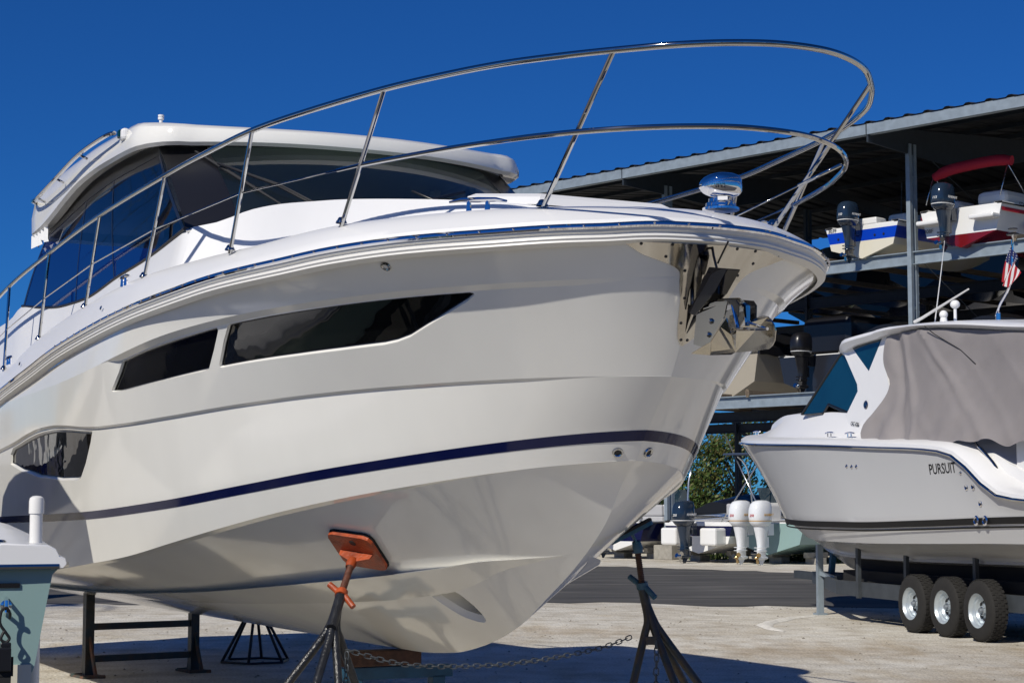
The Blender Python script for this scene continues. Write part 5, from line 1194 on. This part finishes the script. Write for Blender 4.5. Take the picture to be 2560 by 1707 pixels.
# ------------------------------------------------------------------ generic open boat (x forward from the transom, z up from keel)
def boat(name, loc, yaw, L_, B, label, cat, hullm, deckm=WHITEB, botm=None, stripem=None, stripe=(.55, .75), H=1.05, bracket=False, group=None, tarp=None, inner=True):
    root = thing(name, loc, yaw, label, cat, group)
    def wB(x): k = x/L_; return max(1-max(k-.35, 0)**2.2*2.55, .02) if k < 1 else .02
    def zsh(x): return H+.28*(x/L_)**2*H
    def zch(x): return .34*H+.50*H*max(x/L_-.35, 0)**1.6
    def zkl(x): return .85*H*max(x/L_-.62, 0)**2*5.0 if x/L_ > .62 else 0
    xs = [L_*k/22 for k in range(23)]
    def sec(x, frac): # frac 0 keel,1 chine, 2 sheer
        if frac <= 1: return (B/2*.86*wB(x)*frac, zkl(x)+(zch(x)-zkl(x))*frac if zch(x) > zkl(x) else zch(x))
        f = frac-1; return (B/2*wB(x)*(.86+.14*f), max(zch(x), zkl(x)*.9)+(zsh(x)-max(zch(x), zkl(x)*.9))*f)
    def rws(fr): return [[Vector((x, s*sec(x, f)[0], sec(x, f)[1])) for x in xs] for s, f in fr]
    m_ = MB(); bot = [(-1, 1.0), (-1, .5), (1, 0.0), (1, .5), (1, 1.0)]; m_.grid(rws(bot))
    tb = [Vector((0, s*sec(0, f)[0], sec(0, f)[1])) for s, f in bot]; m_.add(tb, [list(range(5))], 0, False); ht_ = m_.build('bottom', botm or hullm, root)
    a0, a1 = stripe
    for nm, f0, f1, mm in (('hull', 0, a0, hullm), ('stripe_band', a0, a1, stripem or hullm), ('topsides', a1, 1, hullm if stripem is None else deckm)):
        m_ = MB()
        for s in (-1, 1): m_.grid(rws([(s, 1+f0), (s, 1+(f0+f1)/2), (s, 1+f1)]))
        tbq = [Vector((0, s*sec(0, 1+f)[0], sec(0, 1+f)[1])) for s, f in ((-1, f0), (-1, f1), (1, f1), (1, f0))]; m_.add(tbq, [[0, 1, 2, 3]], 0, False)
        m_.build(nm, mm, root)
    m_ = MB()
    def gz(x): return zsh(x)+.03
    out = [Vector((x, -sec(x, 2)[0]-.02, gz(x)-.04)) for x in xs]; o2 = [Vector((x, -sec(x, 2)[0]-.02, gz(x)+.03)) for x in xs]; i1 = [Vector((x, -max(sec(x, 2)[0]-.22, .0), gz(x)+.04)) for x in xs]; i2 = [Vector((x, -max(sec(x, 2)[0]-.24, .0), gz(x)-.45*H)) for x in xs]
    mr = lambda r: [Vector((p.x, -p.y, p.z)) for p in r]
    m_.grid([out, o2, i1, i2]); m_.grid([mr(out), mr(o2), mr(i1), mr(i2)]); m_.grid([i2, mr(i2)])
    n6 = 13; fd = [[Vector((xs[k], p, gz(xs[k])+.04+.06*(1-(p/max(sec(xs[k], 2)[0], .01))**2))) for p in [max(sec(xs[k], 2)[0]-.2, 0)*q/4 for q in range(-4, 5)]] for k in range(n6, 23)]; m_.grid(fd)
    m_.box((.12, 0, gz(0)-.18*H), (.22, B-.3, .36*H), bev=.03)
    m_.build('deck', deckm, root)
    m_ = MB(); pr_ = [Vector((x, -sec(x, 2)[0]-.028, gz(x)-.02)) for x in xs]; m_.tube(pr_+mr(pr_)[::-1], .018, 6); m_.build('rub_rail', BLKP if stripem is None else STEEL, root)
    if inner:
        m_ = MB(); m_.box((L_*.42, 0, gz(0)+.10), (.75, .75, .9), bev=.10); c_ = m_.build('console', deckm, root)
        m_ = MB(); slab(m_, [(L_*.42+.30, -.36, gz(0)+.5), (L_*.42+.30, .36, gz(0)+.5), (L_*.42+.05, .34, gz(0)+1.0), (L_*.42+.05, -.34, gz(0)+1.0)], .01); m_.build('windshield', TBGLASS, c_)
        m_ = MB(); m_.box((L_*.28, 0, gz(0)-.02), (.45, .9, .45), bev=.08); m_.box((L_*.28-.2, 0, gz(0)+.35), (.12, .9, .35), bev=.05); m_.build('seat', VINYL, root)
    if tarp is not None:
        m_ = MB(); rr = []
        for x in xs: rr.append([Vector((x, y*(sec(x, 2)[0]+.05), gz(x)+.05+.55*(1-abs(y)**1.6)*math.sin(math.pi*min(x/L_*1.1+.12, 1))**.6+.03*math.sin(x*5+y*6))) for y in [q/5-1 for q in range(11)]])
        m_.grid(rr); rr2 = [[p[0] for p in rr], [p[0]-Vector((0, .02, .28)) for p in rr]]; m_.grid(rr2); m_.grid([[p[-1] for p in rr], [p[-1]+Vector((0, .02, -.28)) for p in rr]])
        m_.add(rr[0]+[rr[0][-1]-Vector((0, 0, .25)), rr[0][0]-Vector((0, 0, .25))], [list(range(13))]); tc2 = m_.build('boat_cover', tarp, root)
    return root, gz(0)
def rackpos(t, d, z): p = RP+RR*t+RN*d; p.z = z; return p
YAWN = math.atan2(RN.y, RN.x)
def bx(o, nm, c, s, m, bev=0, rot=None, par=None):
    q = MB(); q.box(c, s, rot, bev=bev); return q.build(nm, m, par or o)
# upper level, blue and white boat
b1, g1 = boat('rack_boat', rackpos(1.55, -.2, 8.50), YAWN, 6.4, 2.45, 'white and cream boat with a bright blue band on the top rack', 'motorboat', CREAM, WHITEB, CREAM, BRIGHTBLUE, (.30, .82), H=.92, inner=False)
bx(b1, 'engine_well', (.25, .0, g1+.08), (.5, 1.0, .20), WHITEB, .04); bx(b1, 'seat', (1.3, -.6, g1+.18), (.9, .7, .35), WHITEB, .12); bx(b1, 'seat', (1.2, .55, g1+.12), (.7, .7, .25), WHITEB, .10)
for y_ in (-.75, -.45, .8):
    q = MB(); q.lathe([(0, .012), (.03, .01), (.035, 0)], (-.012, y_, .62), (-1, 0, 0), 10); q.build('transom_fitting', BLK, b1)
q = MB(); q.tube([(2.2, .2, g1), (2.2, .2, g1+.8), (2.25, .2, g1+1.5)], .012, 5); q.build('antenna', GALVD, b1)
text('rack_lettering', '307F', .15, BLKP, b1, (-.02, 1.0, g1-.08), (0, -1, 0), (0, 0, 1))
outboard(b1, (-.02, .12, g1+.02), ENGD, .92, hp='150', badge='YAMAHA')
# upper level, white boat with red bottom and red folded bimini
b2, g2 = boat('rack_boat', rackpos(-1.75, -.3, 8.46), YAWN, 6.6, 2.5, 'white boat with a dark red bottom and folded red canopy on the top rack', 'motorboat', WHITEB, WHITEB, REDGEL, None, H=1.05, inner=False)
bx(b2, 'swim_step', (-.15, -.82, g2-.35), (.40, .75, .12), WHITEB, .04); bx(b2, 'swim_step', (-.15, .82, g2-.35), (.40, .75, .12), WHITEB, .04)
bx(b2, 'seat', (1.2, -.6, g2+.22), (1.4, .9, .45), WHITEB, .16); bx(b2, 'seat', (1.0, .7, g2+.15), (.9, .6, .35), WHITEB, .14)
q = MB()
for s in (-1, 1): q.grid([[Vector((x, s*(1.255-.0*x), z+.10*(x/6)**2)) for x in [k*.5 for k in range(10)]] for z in (g2-.22, g2-.12)])
q.build('red_stripe', RED, b2)
text('side_lettering', 'STARL', .17, BLKP, b2, (1.05, -1.275, g2+.02), (1, 0, .02), (0, 0, 1), bold=.001); text('rack_lettering', '308F', .15, BLKP, b2, (-.03, 1.0, g2-.55), (0, -1, 0), (0, 0, 1))
q = MB(); q.prism([(0, 0), (.35, .12), (.28, -.02), (.62, .02), (.3, -.10), (.2, -.25), (.16, -.08)], .01, (1.1, -1.265, g2-.52), (1, 0, 0), (0, 0, 1)); q.build('star_mark', mat('violet_print', (.05, .02, .35), .4), b2)
q = MB(); q.tube(smooth_poly([(.55, 1.15, g2+1.02), (.5, .7, g2+1.14), (.5, 0, g2+1.20), (.5, -.8, g2+1.22), (.55, -1.25, g2+1.16)], 5), [.12]*3+[.15]*15+[.13]*3, 12); q.build('folded_canopy', RED, b2)
q = MB()
for s in (-1, 1):
    q = MB(); q.tube([(.5, s*1.15, g2+1.1), (1.5, s*1.2, g2+.1)], .018, 6); q.tube([(.5, s*1.15, g2+1.1), (.1, s*1.15, g2+.2)], .014, 6); q.build('canopy_frame', ALU, b2)
outboard(b2, (-.02, .22, g2-.02), ENGD, .98, hp='115', badge='YAMAHA')
# shaded boats at the middle level
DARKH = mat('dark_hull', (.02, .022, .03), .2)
dk_ = [(7.5, 4.86, mat('tan_gel_dull', (.38, .34, .27), .4), SATIN, 'cream hulled boat under a black cover on the middle rack, left of the hardtop boat', 0),  # cream hull with the rack's shade darkened into its colour
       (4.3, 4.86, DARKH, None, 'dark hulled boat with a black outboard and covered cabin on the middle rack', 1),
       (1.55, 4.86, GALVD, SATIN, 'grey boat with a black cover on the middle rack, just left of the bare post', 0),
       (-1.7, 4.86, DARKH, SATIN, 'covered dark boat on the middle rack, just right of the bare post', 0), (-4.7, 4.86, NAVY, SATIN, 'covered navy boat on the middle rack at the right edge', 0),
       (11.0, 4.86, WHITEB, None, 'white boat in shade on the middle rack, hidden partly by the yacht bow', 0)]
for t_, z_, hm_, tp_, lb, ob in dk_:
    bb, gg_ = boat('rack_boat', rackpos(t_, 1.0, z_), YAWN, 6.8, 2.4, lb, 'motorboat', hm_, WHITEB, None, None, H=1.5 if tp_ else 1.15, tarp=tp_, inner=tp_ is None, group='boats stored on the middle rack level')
    if ob:
        q = MB(); q.box((2.6, 0, gg_+.55), (3.8, 1.9, 1.3), bev=.25); q.build('cabin_cover', SATIN, bb)
        outboard(bb, (-.02, 0, gg_), SATIN, .95, badge='', hp='')
# back row boats seen through the structure
ordn = ('first', 'second', 'third', 'fourth', 'fifth', 'sixth', 'seventh')
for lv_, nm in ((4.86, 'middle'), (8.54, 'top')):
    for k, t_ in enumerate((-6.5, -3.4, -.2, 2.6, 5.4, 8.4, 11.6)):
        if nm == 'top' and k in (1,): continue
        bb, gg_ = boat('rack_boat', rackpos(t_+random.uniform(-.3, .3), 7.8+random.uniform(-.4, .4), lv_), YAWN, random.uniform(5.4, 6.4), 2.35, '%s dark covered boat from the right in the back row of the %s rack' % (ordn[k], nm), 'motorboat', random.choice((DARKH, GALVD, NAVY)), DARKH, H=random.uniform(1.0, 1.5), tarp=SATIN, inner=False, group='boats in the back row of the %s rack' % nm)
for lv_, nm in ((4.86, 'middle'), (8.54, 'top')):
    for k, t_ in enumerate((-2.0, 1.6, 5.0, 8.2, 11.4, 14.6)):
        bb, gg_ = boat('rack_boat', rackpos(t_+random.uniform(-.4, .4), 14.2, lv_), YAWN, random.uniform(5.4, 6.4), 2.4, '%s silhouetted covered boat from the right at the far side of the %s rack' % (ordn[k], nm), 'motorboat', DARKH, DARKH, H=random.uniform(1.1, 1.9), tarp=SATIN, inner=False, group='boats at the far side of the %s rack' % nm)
# ---------------- ground level boats
n1, gn = boat('centre_console', rackpos(10.5, -.9, .26), YAWN, 6.8, 2.5, 'white boat with a navy hull side, nearest the yacht bow at ground level', 'motorboat', NAVY, WHITEB, WHITEB, None, H=.85)
q = MB(); q.tube(smooth_poly([(2.2, -1.0, gn), (2.35, -.95, gn+1.2), (2.5, -.8, gn+1.65), (2.5, .8, gn+1.65), (2.35, .95, gn+1.2), (2.2, 1.0, gn)], 4), .028, 8); q.build('t_top_frame', ALU, n1)
outboard(n1, (-.02, .1, gn), ENGD, .9, hp='150', badge='')
n2, gn = boat('centre_console', rackpos(6.3, -1.8, .26), YAWN, 7.2, 2.6, 'white fishing boat with a navy side and one dark blue outboard', 'motorboat', WHITEB, WHITEB, WHITEB, NAVY, (.35, .85), H=.88)
q = MB(); q.tube(smooth_poly([(3.4, -.75, gn), (3.1, -.7, gn+1.5), (2.6, -.7, gn+1.95)], 4), .026, 8); q.tube(smooth_poly([(3.4, .75, gn), (3.1, .7, gn+1.5), (2.6, .7, gn+1.95)], 4), .026, 8); tf = q.build('t_top_frame', ALU, n2)
bx(n2, 'canvas_top', (2.9, 0, gn+2.0), (1.7, 1.6, .06), mat('navy_canvas', (.03, .05, .10), .8), .02, par=tf)
for s_, nm in ((1, 'outrigger'), (-1, 'outrigger')):
    q = MB(); q.tube([(2.0, -s_*.9, gn-.1), (2.4, s_*1.0, gn+2.6)], .022, 6); q.build(nm, ALU, n2)
bx(n2, 'engine_bracket', (-.22, -.75, gn-.42), (.5, .6, .5), WHITEB, .06); bx(n2, 'engine_bracket', (-.22, .75, gn-.42), (.5, .6, .5), WHITEB, .06)
outboard(n2, (-.40, -.20, gn-.02), ENGD, .95)
n3, gn = boat('centre_console', rackpos(3.9, -1.6, .26), YAWN, 7.6, 2.6, 'pale teal fishing boat with two white outboards and a white T-top', 'motorboat', TEAL, WHITEB, TEAL, None, H=.88)
q = MB(); rr = []
for k in range(9):
    a = k/8*2-1; rr.append([Vector((1.6+2.3*j/8, a*1.0, gn+1.72+.05*(1-a*a)+.03*math.sin(j/8*3.1))) for j in range(9)])
q.grid(rr); q.grid([[p+Vector((0, 0, -.09)) for p in r] for r in rr]); q.grid([rr[0], [p+Vector((0, 0, -.09)) for p in rr[0]]]); q.grid([rr[-1], [p+Vector((0, 0, -.09)) for p in rr[-1]]]); q.grid([[r[0] for r in rr], [r[0]+Vector((0, 0, -.09)) for r in rr]])
tt_ = q.build('t_top', WHITEB, n3); bx(n3, 'electronics_box', (3.2, 0, gn+1.58), (.8, 1.2, .2), WHITEB, .05, par=tt_)
for k in range(5):
    q = MB(); q.tube([(1.55, -.8+.4*k, gn+1.64), (1.42, -.8+.4*k, gn+1.92)], .03, 8); q.build('rod_holder', SATIN, tt_)
q = MB()
for s in (-1, 1):
    q.tube([(2.1, s*.7, gn+1.68), (2.5, s*.6, gn)], .03, 8); q.tube([(3.4, s*.7, gn+1.68), (3.3, s*.6, gn)], .03, 8)
q.build('t_top_leg', mat('navy_tube', (.03, .05, .09), .35), n3)
bx(n3, 'leaning_post', (2.3, 0, gn+.35), (.35, 1.1, .5), VINYL, .10)
q = MB()
for k in range(4): q.tube([(2.10, -.45+.3*k, gn+.55), (2.10, -.45+.3*k, gn+.25)], .03, 6)
q.tube([(2.1, -.55, gn+.2), (2.1, .55, gn+.2)], .03, 6); q.build('rod_rack', SATIN, n3)
outboard(n3, (-.25, .40, gn-.02), ENGW, .95, badgem=GOLDP, hpm=REDP, leg=ENGW); outboard(n3, (-.25, -.32, gn-.02), ENGW, .95, badgem=GOLDP, hpm=REDP, leg=ENGW)
n4, gn = boat('bay_boat', rackpos(.3, .2, .26), YAWN, 6.4, 2.3, 'boat in shade behind the trailered cabin boat at ground level', 'motorboat', TEAL, WHITEB, H=1.05)
n5, gn = boat('bay_boat', rackpos(15.2, .3, .26), YAWN, 6.2, 2.3, 'boat at ground level far along the rack behind the yacht bow', 'motorboat', WHITEB, WHITEB, H=1.05)
outboard(n5, (-.02, 0, gn), SATIN, .85, badge='', hp='')
for k, t_ in enumerate((-3.5, -.6, 2.3, 5.3, 8.3, 11.4, 14.4)):
    bb, gg_ = boat('yard_boat', rackpos(t_+random.uniform(-.3, .3), 8.6, .3), YAWN, random.uniform(5.4, 6.4), 2.4, '%s dark covered boat from the right in the back row at ground level' % ordn[k], 'motorboat', random.choice((DARKH, WHITEB, NAVY)), DARKH, H=random.uniform(.8, 1.15), tarp=SATIN, inner=False, group='boats in the back row at ground level')
# concrete blocks carrying them
blk = None
BLB = ['%s concrete block under the %s' % (p, n) for n in ('white boat with navy side nearest the yacht bow', 'fishing boat with the navy outboard', 'boat with two white outboards', 'shaded boat behind the trailer jack') for p in ('left front', 'right front')]+['%s concrete block under the %s' % (p, n) for n in ('white boat with navy side nearest the yacht bow', 'fishing boat with the navy outboard', 'boat with two white outboards') for p in ('left rear', 'right rear')]
for i, (t_, d_) in enumerate(((11.2, .2), (9.8, .2), (7.3, -.6), (5.8, -.6), (4.3, -.6), (3.0, -.6), (1.1, .9), (-.4, .9), (11.2, 3.5), (9.8, 3.5), (7.3, 3.0), (5.8, 3.0), (4.3, 3.2), (3.0, 3.2))):
    if blk is None:
        q = MB(); q.box((0, 0, .09), (.42, .42, .18), bev=.012); q.box((0, 0, .26), (.9, .16, .15), bev=.01); blk = q.build('support_block', CONC); o = blk
    else: o = blk.copy(); COL.objects.link(o)
    o.location = rackpos(t_, d_, 0); o.rotation_euler = (0, 0, YAWN+random.uniform(-.08, .08))
    tag(o, BLB[i], 'concrete block', 'concrete blocks under the ground level boats')
# ---------------- white boat on blocks far behind the yacht, left
n6, gn = boat('covered_boat', Vector((-8.6, 36.5, .75)), R(40), 7.5, 2.7, 'dark boat on a trailer in shade far beyond the horse stand', 'motorboat', NAVY, WHITEB, BLK, None, H=1.3, tarp=SATIN, inner=False)
q = MB(); q.box((3.5, 0, -.35), (6, 1.9, .35)); q.build('trailer_frame', CARPET, n6)
# ------------------------------------------------------------------ trees beyond the rack
LEAF = [mat('leaf_%d_green' % i, c, .55, noise=.35, nscale=1.5) for i, c in enumerate(((.035, .075, .012), (.065, .12, .018), (.10, .15, .03), (.13, .12, .03)))]
BARK = mat('bark', (.10, .075, .05), .9, noise=.4, bump=.5)
def tree(name, loc, h, r, label, seed, mi, group):
    rnd = random.Random(seed); root = thing(name, loc, 0, label, 'tree', group)
    m_ = MB(); m_.tube([(0, 0, 0), (.1*r, 0, h*.25), (.05*r, .1*r, h*.5)], [.035*h, .025*h, .015*h], 8)
    for k in range(6):
        a = rnd.uniform(0, 6.28); m_.tube([(.07*r, .03*r, h*(.25+.04*k)), (math.cos(a)*r*.5, math.sin(a)*r*.5, h*(.5+.05*k))], [.014*h, .005*h], 6)
    m_.build('trunk', BARK, root)
    cl = [(Vector((rnd.uniform(-.75, .75)*r, rnd.uniform(-.75, .75)*r, h*rnd.uniform(.22, .9))), rnd.uniform(.22, .42)*r) for _ in range(26)]
    m_ = MB()
    for c, cr in cl:
        if c.z > h*.7: c.x *= .7; c.y *= .7
        for q in range(380):
            d = Vector((rnd.gauss(0, 1), rnd.gauss(0, 1), rnd.gauss(0, .8))).normalized()*cr*rnd.uniform(.25, 1.05); p = c+d
            s = rnd.uniform(.07, .15); n = Vector((rnd.gauss(0, 1), rnd.gauss(0, 1), rnd.gauss(.6, 1))).normalized(); a = n.orthogonal().normalized(); b = n.cross(a)
            m_.add([p+a*s, p+b*s*.45, p-a*s, p-b*s*.45], [[0, 1, 2, 3]], rnd.choice((0, 0, 1, 1, 2)) if mi == 0 else rnd.choice((0, 1, 2, 3)), False)
    m_.build('crown', LEAF, root, fixn=False); return root
G_ = 'trees behind the storage rack'
spots = [(7.2, 96, 6.6, 3.3), (11.6, 95, 6.2, 3.0), (2.6, 98, 7.0, 3.5), (16.0, 97, 7.0, 3.4), (-3.0, 99, 7.0, 3.4), (20.8, 98, 6.2, 3.4), (26, 96, 7.4, 3.6), (31.5, 95, 6.8, 3.6)]
TLB = ['green tree in the gap between the yacht stem and the rack post', 'green tree behind the rack, seen under the white T-top', 'green tree behind the rack, hidden mostly by the yacht stem', 'green tree behind the rack and the trailered boat bow', 'leftmost tree behind the rack, beyond the yacht', 'green tree behind the rack beyond the canvas curtain', 'second tree from the right behind the rack', 'rightmost tree behind the storage rack']
for i, (x, y, h, r) in enumerate(spots):
    tree('leafy_tree', Vector((x, y, 0)), h, r, TLB[i], 11+i, i % 2, G_)
# low weeds under the ground level boats
m_ = MB(); rnd = random.Random(3)
for c in ((5.6, 1.0), (5.2, 1.6), (8.0, .9), (6.2, 2.2), (3.4, 1.5)):
    for q in range(120):
        p = RP+RR*(c[0]+rnd.gauss(0, .25))+RN*(c[1]+rnd.gauss(0, .25)); h = rnd.uniform(.15, .5); a = rnd.uniform(0, 6.28); d = Vector((math.cos(a), math.sin(a), 0))
        m_.add([p-d*.02, p+d*.02, p+d*rnd.uniform(.05, .2)+Vector((0, 0, h))], [[0, 1, 2]], 0, False)
tag(m_.build('weeds', LEAF[2], fixn=False), 'clumps of green weeds growing under the ground level boats', 'weeds', kind='stuff')
# scattered stones on the gravel
m_ = MB()
for q in range(900):
    x = rnd.uniform(-6, 9); y = rnd.uniform(11, 30); s = rnd.uniform(.006, .022)
    vs = [Vector((x+math.cos(k*1.05)*s*rnd.uniform(.7, 1.2), y+math.sin(k*1.05)*s*rnd.uniform(.7, 1.2), 0)) for k in range(6)]
    m_.add(vs+[Vector((x, y, s*rnd.uniform(.5, .9)))], [[k, (k+1) % 6, 6] for k in range(6)], 0, False)
tag(m_.build('pebbles', mat('pebble', (.30, .27, .22), .9, noise=.5, nscale=2)), 'loose pebbles scattered over the pale gravel', 'pebbles', kind='stuff')
# pale scraped up ridge of gravel left by a turning wheel
def ridge(name, pts, w_, h, m):
    P = smooth_poly([(x, y, 0) for x, y in pts], 8); q = MB(); rows = []; n = len(P)
    for i, p in enumerate(P):
        d = (P[min(i+1, n-1)]-P[max(i-1, 0)]).normalized(); s_ = Vector((-d.y, d.x, 0)); k = math.sin(math.pi*(i+.5)/n)**.5; ww = w_*k*rnd.uniform(.75, 1.25)
        rows.append([p-s_*ww+Vector((0, 0, .003)), p-s_*ww*.4+Vector((0, 0, h*k)), p+s_*ww*.4+Vector((0, 0, h*k*rnd.uniform(.7, 1))), p+s_*ww+Vector((0, 0, .003))])
    q.grid(rows); tag(q.build(name, m), kind='structure')
RM = mat('scraped_gravel', (.78, .75, .68), .95, noise=.2, nscale=12, bump=.5)
ridge('gravel_ridge', [(3.5, 23.9), (3.40, 24.5), (3.45, 25.3), (3.79, 26.2), (4.09, 26.8), (4.45, 27.2)], .10, .035, RM)
# ------------------------------------------------------------------ unseen things beside and behind the camera, added for their shade and reflections
nb, gnb = boat('covered_boat', Vector((-4.46, 12.89, 1.28)), R(205), 6.5, 2.5, 'tall covered boat on stands just out of view left of the yacht', 'motorboat', NAVY, WHITEB, None, None, H=1.5, tarp=CANVAS, inner=False)  # unseen boat put here to shade the yacht's aft side
for (x, y) in ((.8, -.7), (.8, .7), (4.2, -.6), (4.2, .6)):
    q = MB(); q.box((x, y, -.50), (.3, .3, 1.56)); q.build('support', CONC, nb)
yl = ['white boat behind the camera position with a navy band', 'cream boat behind the camera position', 'navy boat behind the camera position', 'white boat far right behind the camera position']
for i, (x, y, yw_, hm_, sm_) in enumerate(((-9.5, -9, 75, WHITEB, NAVY), (-4.0, -12, 95, CREAM, None), (2.5, -13, 85, NAVY, None), (10, -12, 110, WHITEB, None))):  # unseen boats added to be mirrored and to darken the surroundings
    bb, g_ = boat('yard_boat', Vector((x, y, .7)), R(yw_), 7.5, 2.6, yl[i], 'motorboat', hm_, WHITEB, None, sm_, H=1.3, tarp=CANVAS if i == 1 else None, group='boats parked behind the camera')
    q = MB(); q.box((3.5, 0, -.35), (5.5, 1.8, .30)); q.build('cradle', GALVD, bb)
    outboard(bb, (-.02, 0, g_), ENGD if i != 2 else ENGW, 1, badge='', hp='')
def palm(loc, h, seed, label, grp='palms outside the view'):
    rnd = random.Random(seed); root = thing('palm_tree', loc, 0, label, 'palm tree', grp); m_ = MB(); bend = rnd.uniform(-.8, .8)
    tp = [Vector((bend*(k/6)**2, .3*bend*(k/6), h*k/6)) for k in range(7)]; m_.tube(tp, [.20, .17, .16, .15, .14, .13, .15], 10); m_.build('trunk', BARK, root)
    m_ = MB(); top = tp[-1]
    for k in range(26):
        a = rnd.uniform(0, 6.28); up = rnd.uniform(-.5, 1.0); L_ = rnd.uniform(1.8, 2.6); prev = None
        for j in range(9):
            t = j/8; p = top+Vector((math.cos(a), math.sin(a), 0))*L_*t+Vector((0, 0, up*L_*t-1.5*t*t*L_*.62)); w_ = .34*math.sin(math.pi*min(t*.92+.08, 1)); sdv = Vector((-math.sin(a), math.cos(a), 0))
            if prev is not None:
                for sg in (-1, 1):
                    for q in range(3):
                        c0 = prev[0].lerp(p, q/3); m_.add([c0, c0+Vector((0, 0, .02)), c0+sdv*sg*(w_+.1)+Vector((0, 0, -.28*w_-.05))+(p-prev[0])*.5], [[0, 1, 2]], 0, False)
            prev = (p,)
    m_.build('crown', LEAF[1], root, fixn=False)
for i, (x, y, h) in enumerate(((-13, -22, 8.5), (-6, -26, 7.5), (0, -24, 9), (6.5, -27, 7), (14, -25, 8), (-21, -18, 8))): palm(Vector((x, y, 0)), h, 40+i, '%s palm from the left in the row behind the camera' % ordn[i])
for i, (x, y) in enumerate(((-24, -34), (-15, -36), (-6, -37), (4, -37), (14, -36), (24, -34), (-33, -26))): tree('leafy_tree', Vector((x, y, 0)), 7.5, 5.0, '%s broad tree in the row far behind the camera' % ordn[i], 70+i, 0, 'trees far behind the camera')  # unseen trees added as dark surroundings for the reflections
pl_ = ['tall palm left of the yard, out of view beyond the covered boat', 'slender palm left of the yard, out of view', 'leaning palm left of the yard, out of view', 'short palm far left of the yard, out of view', 'farthest palm left of the yard, out of view', 'nearest palm left of the yard, out of view']
for i, (x, y, h) in enumerate(((-14, 29, 10.5), (-18.5, 36, 12.5), (-21, 33, 11), (-16.5, 40, 9.5), (-25, 46, 13), (-13.5, 22, 8.5))): palm(Vector((x, y, 0)), h, 90+i, pl_[i])
for i, (x, y, yw_, hm_, sm_, lb) in enumerate(((-13.5, 25, 60, NAVY, WHITEB, 'navy boat with a white band on a cradle left of the yacht, out of view'), (-17, 32, 75, NAVY, None, 'navy boat on a cradle far left of the yacht, out of view'))):  # unseen boats added to be mirrored in the hull windows
    bb, g_ = boat('yard_boat', Vector((x, y, .9)), R(yw_), 7.5, 2.6, lb, 'motorboat', hm_, WHITEB, None, sm_, H=1.4, group='boats parked left of the yacht')
    q = MB(); q.box((3.5, 0, -.45), (5.5, 1.8, .5)); q.build('cradle', GALVD, bb)
    outboard(bb, (-.02, 0, g_), ENGD, 1, badge='', hp='')
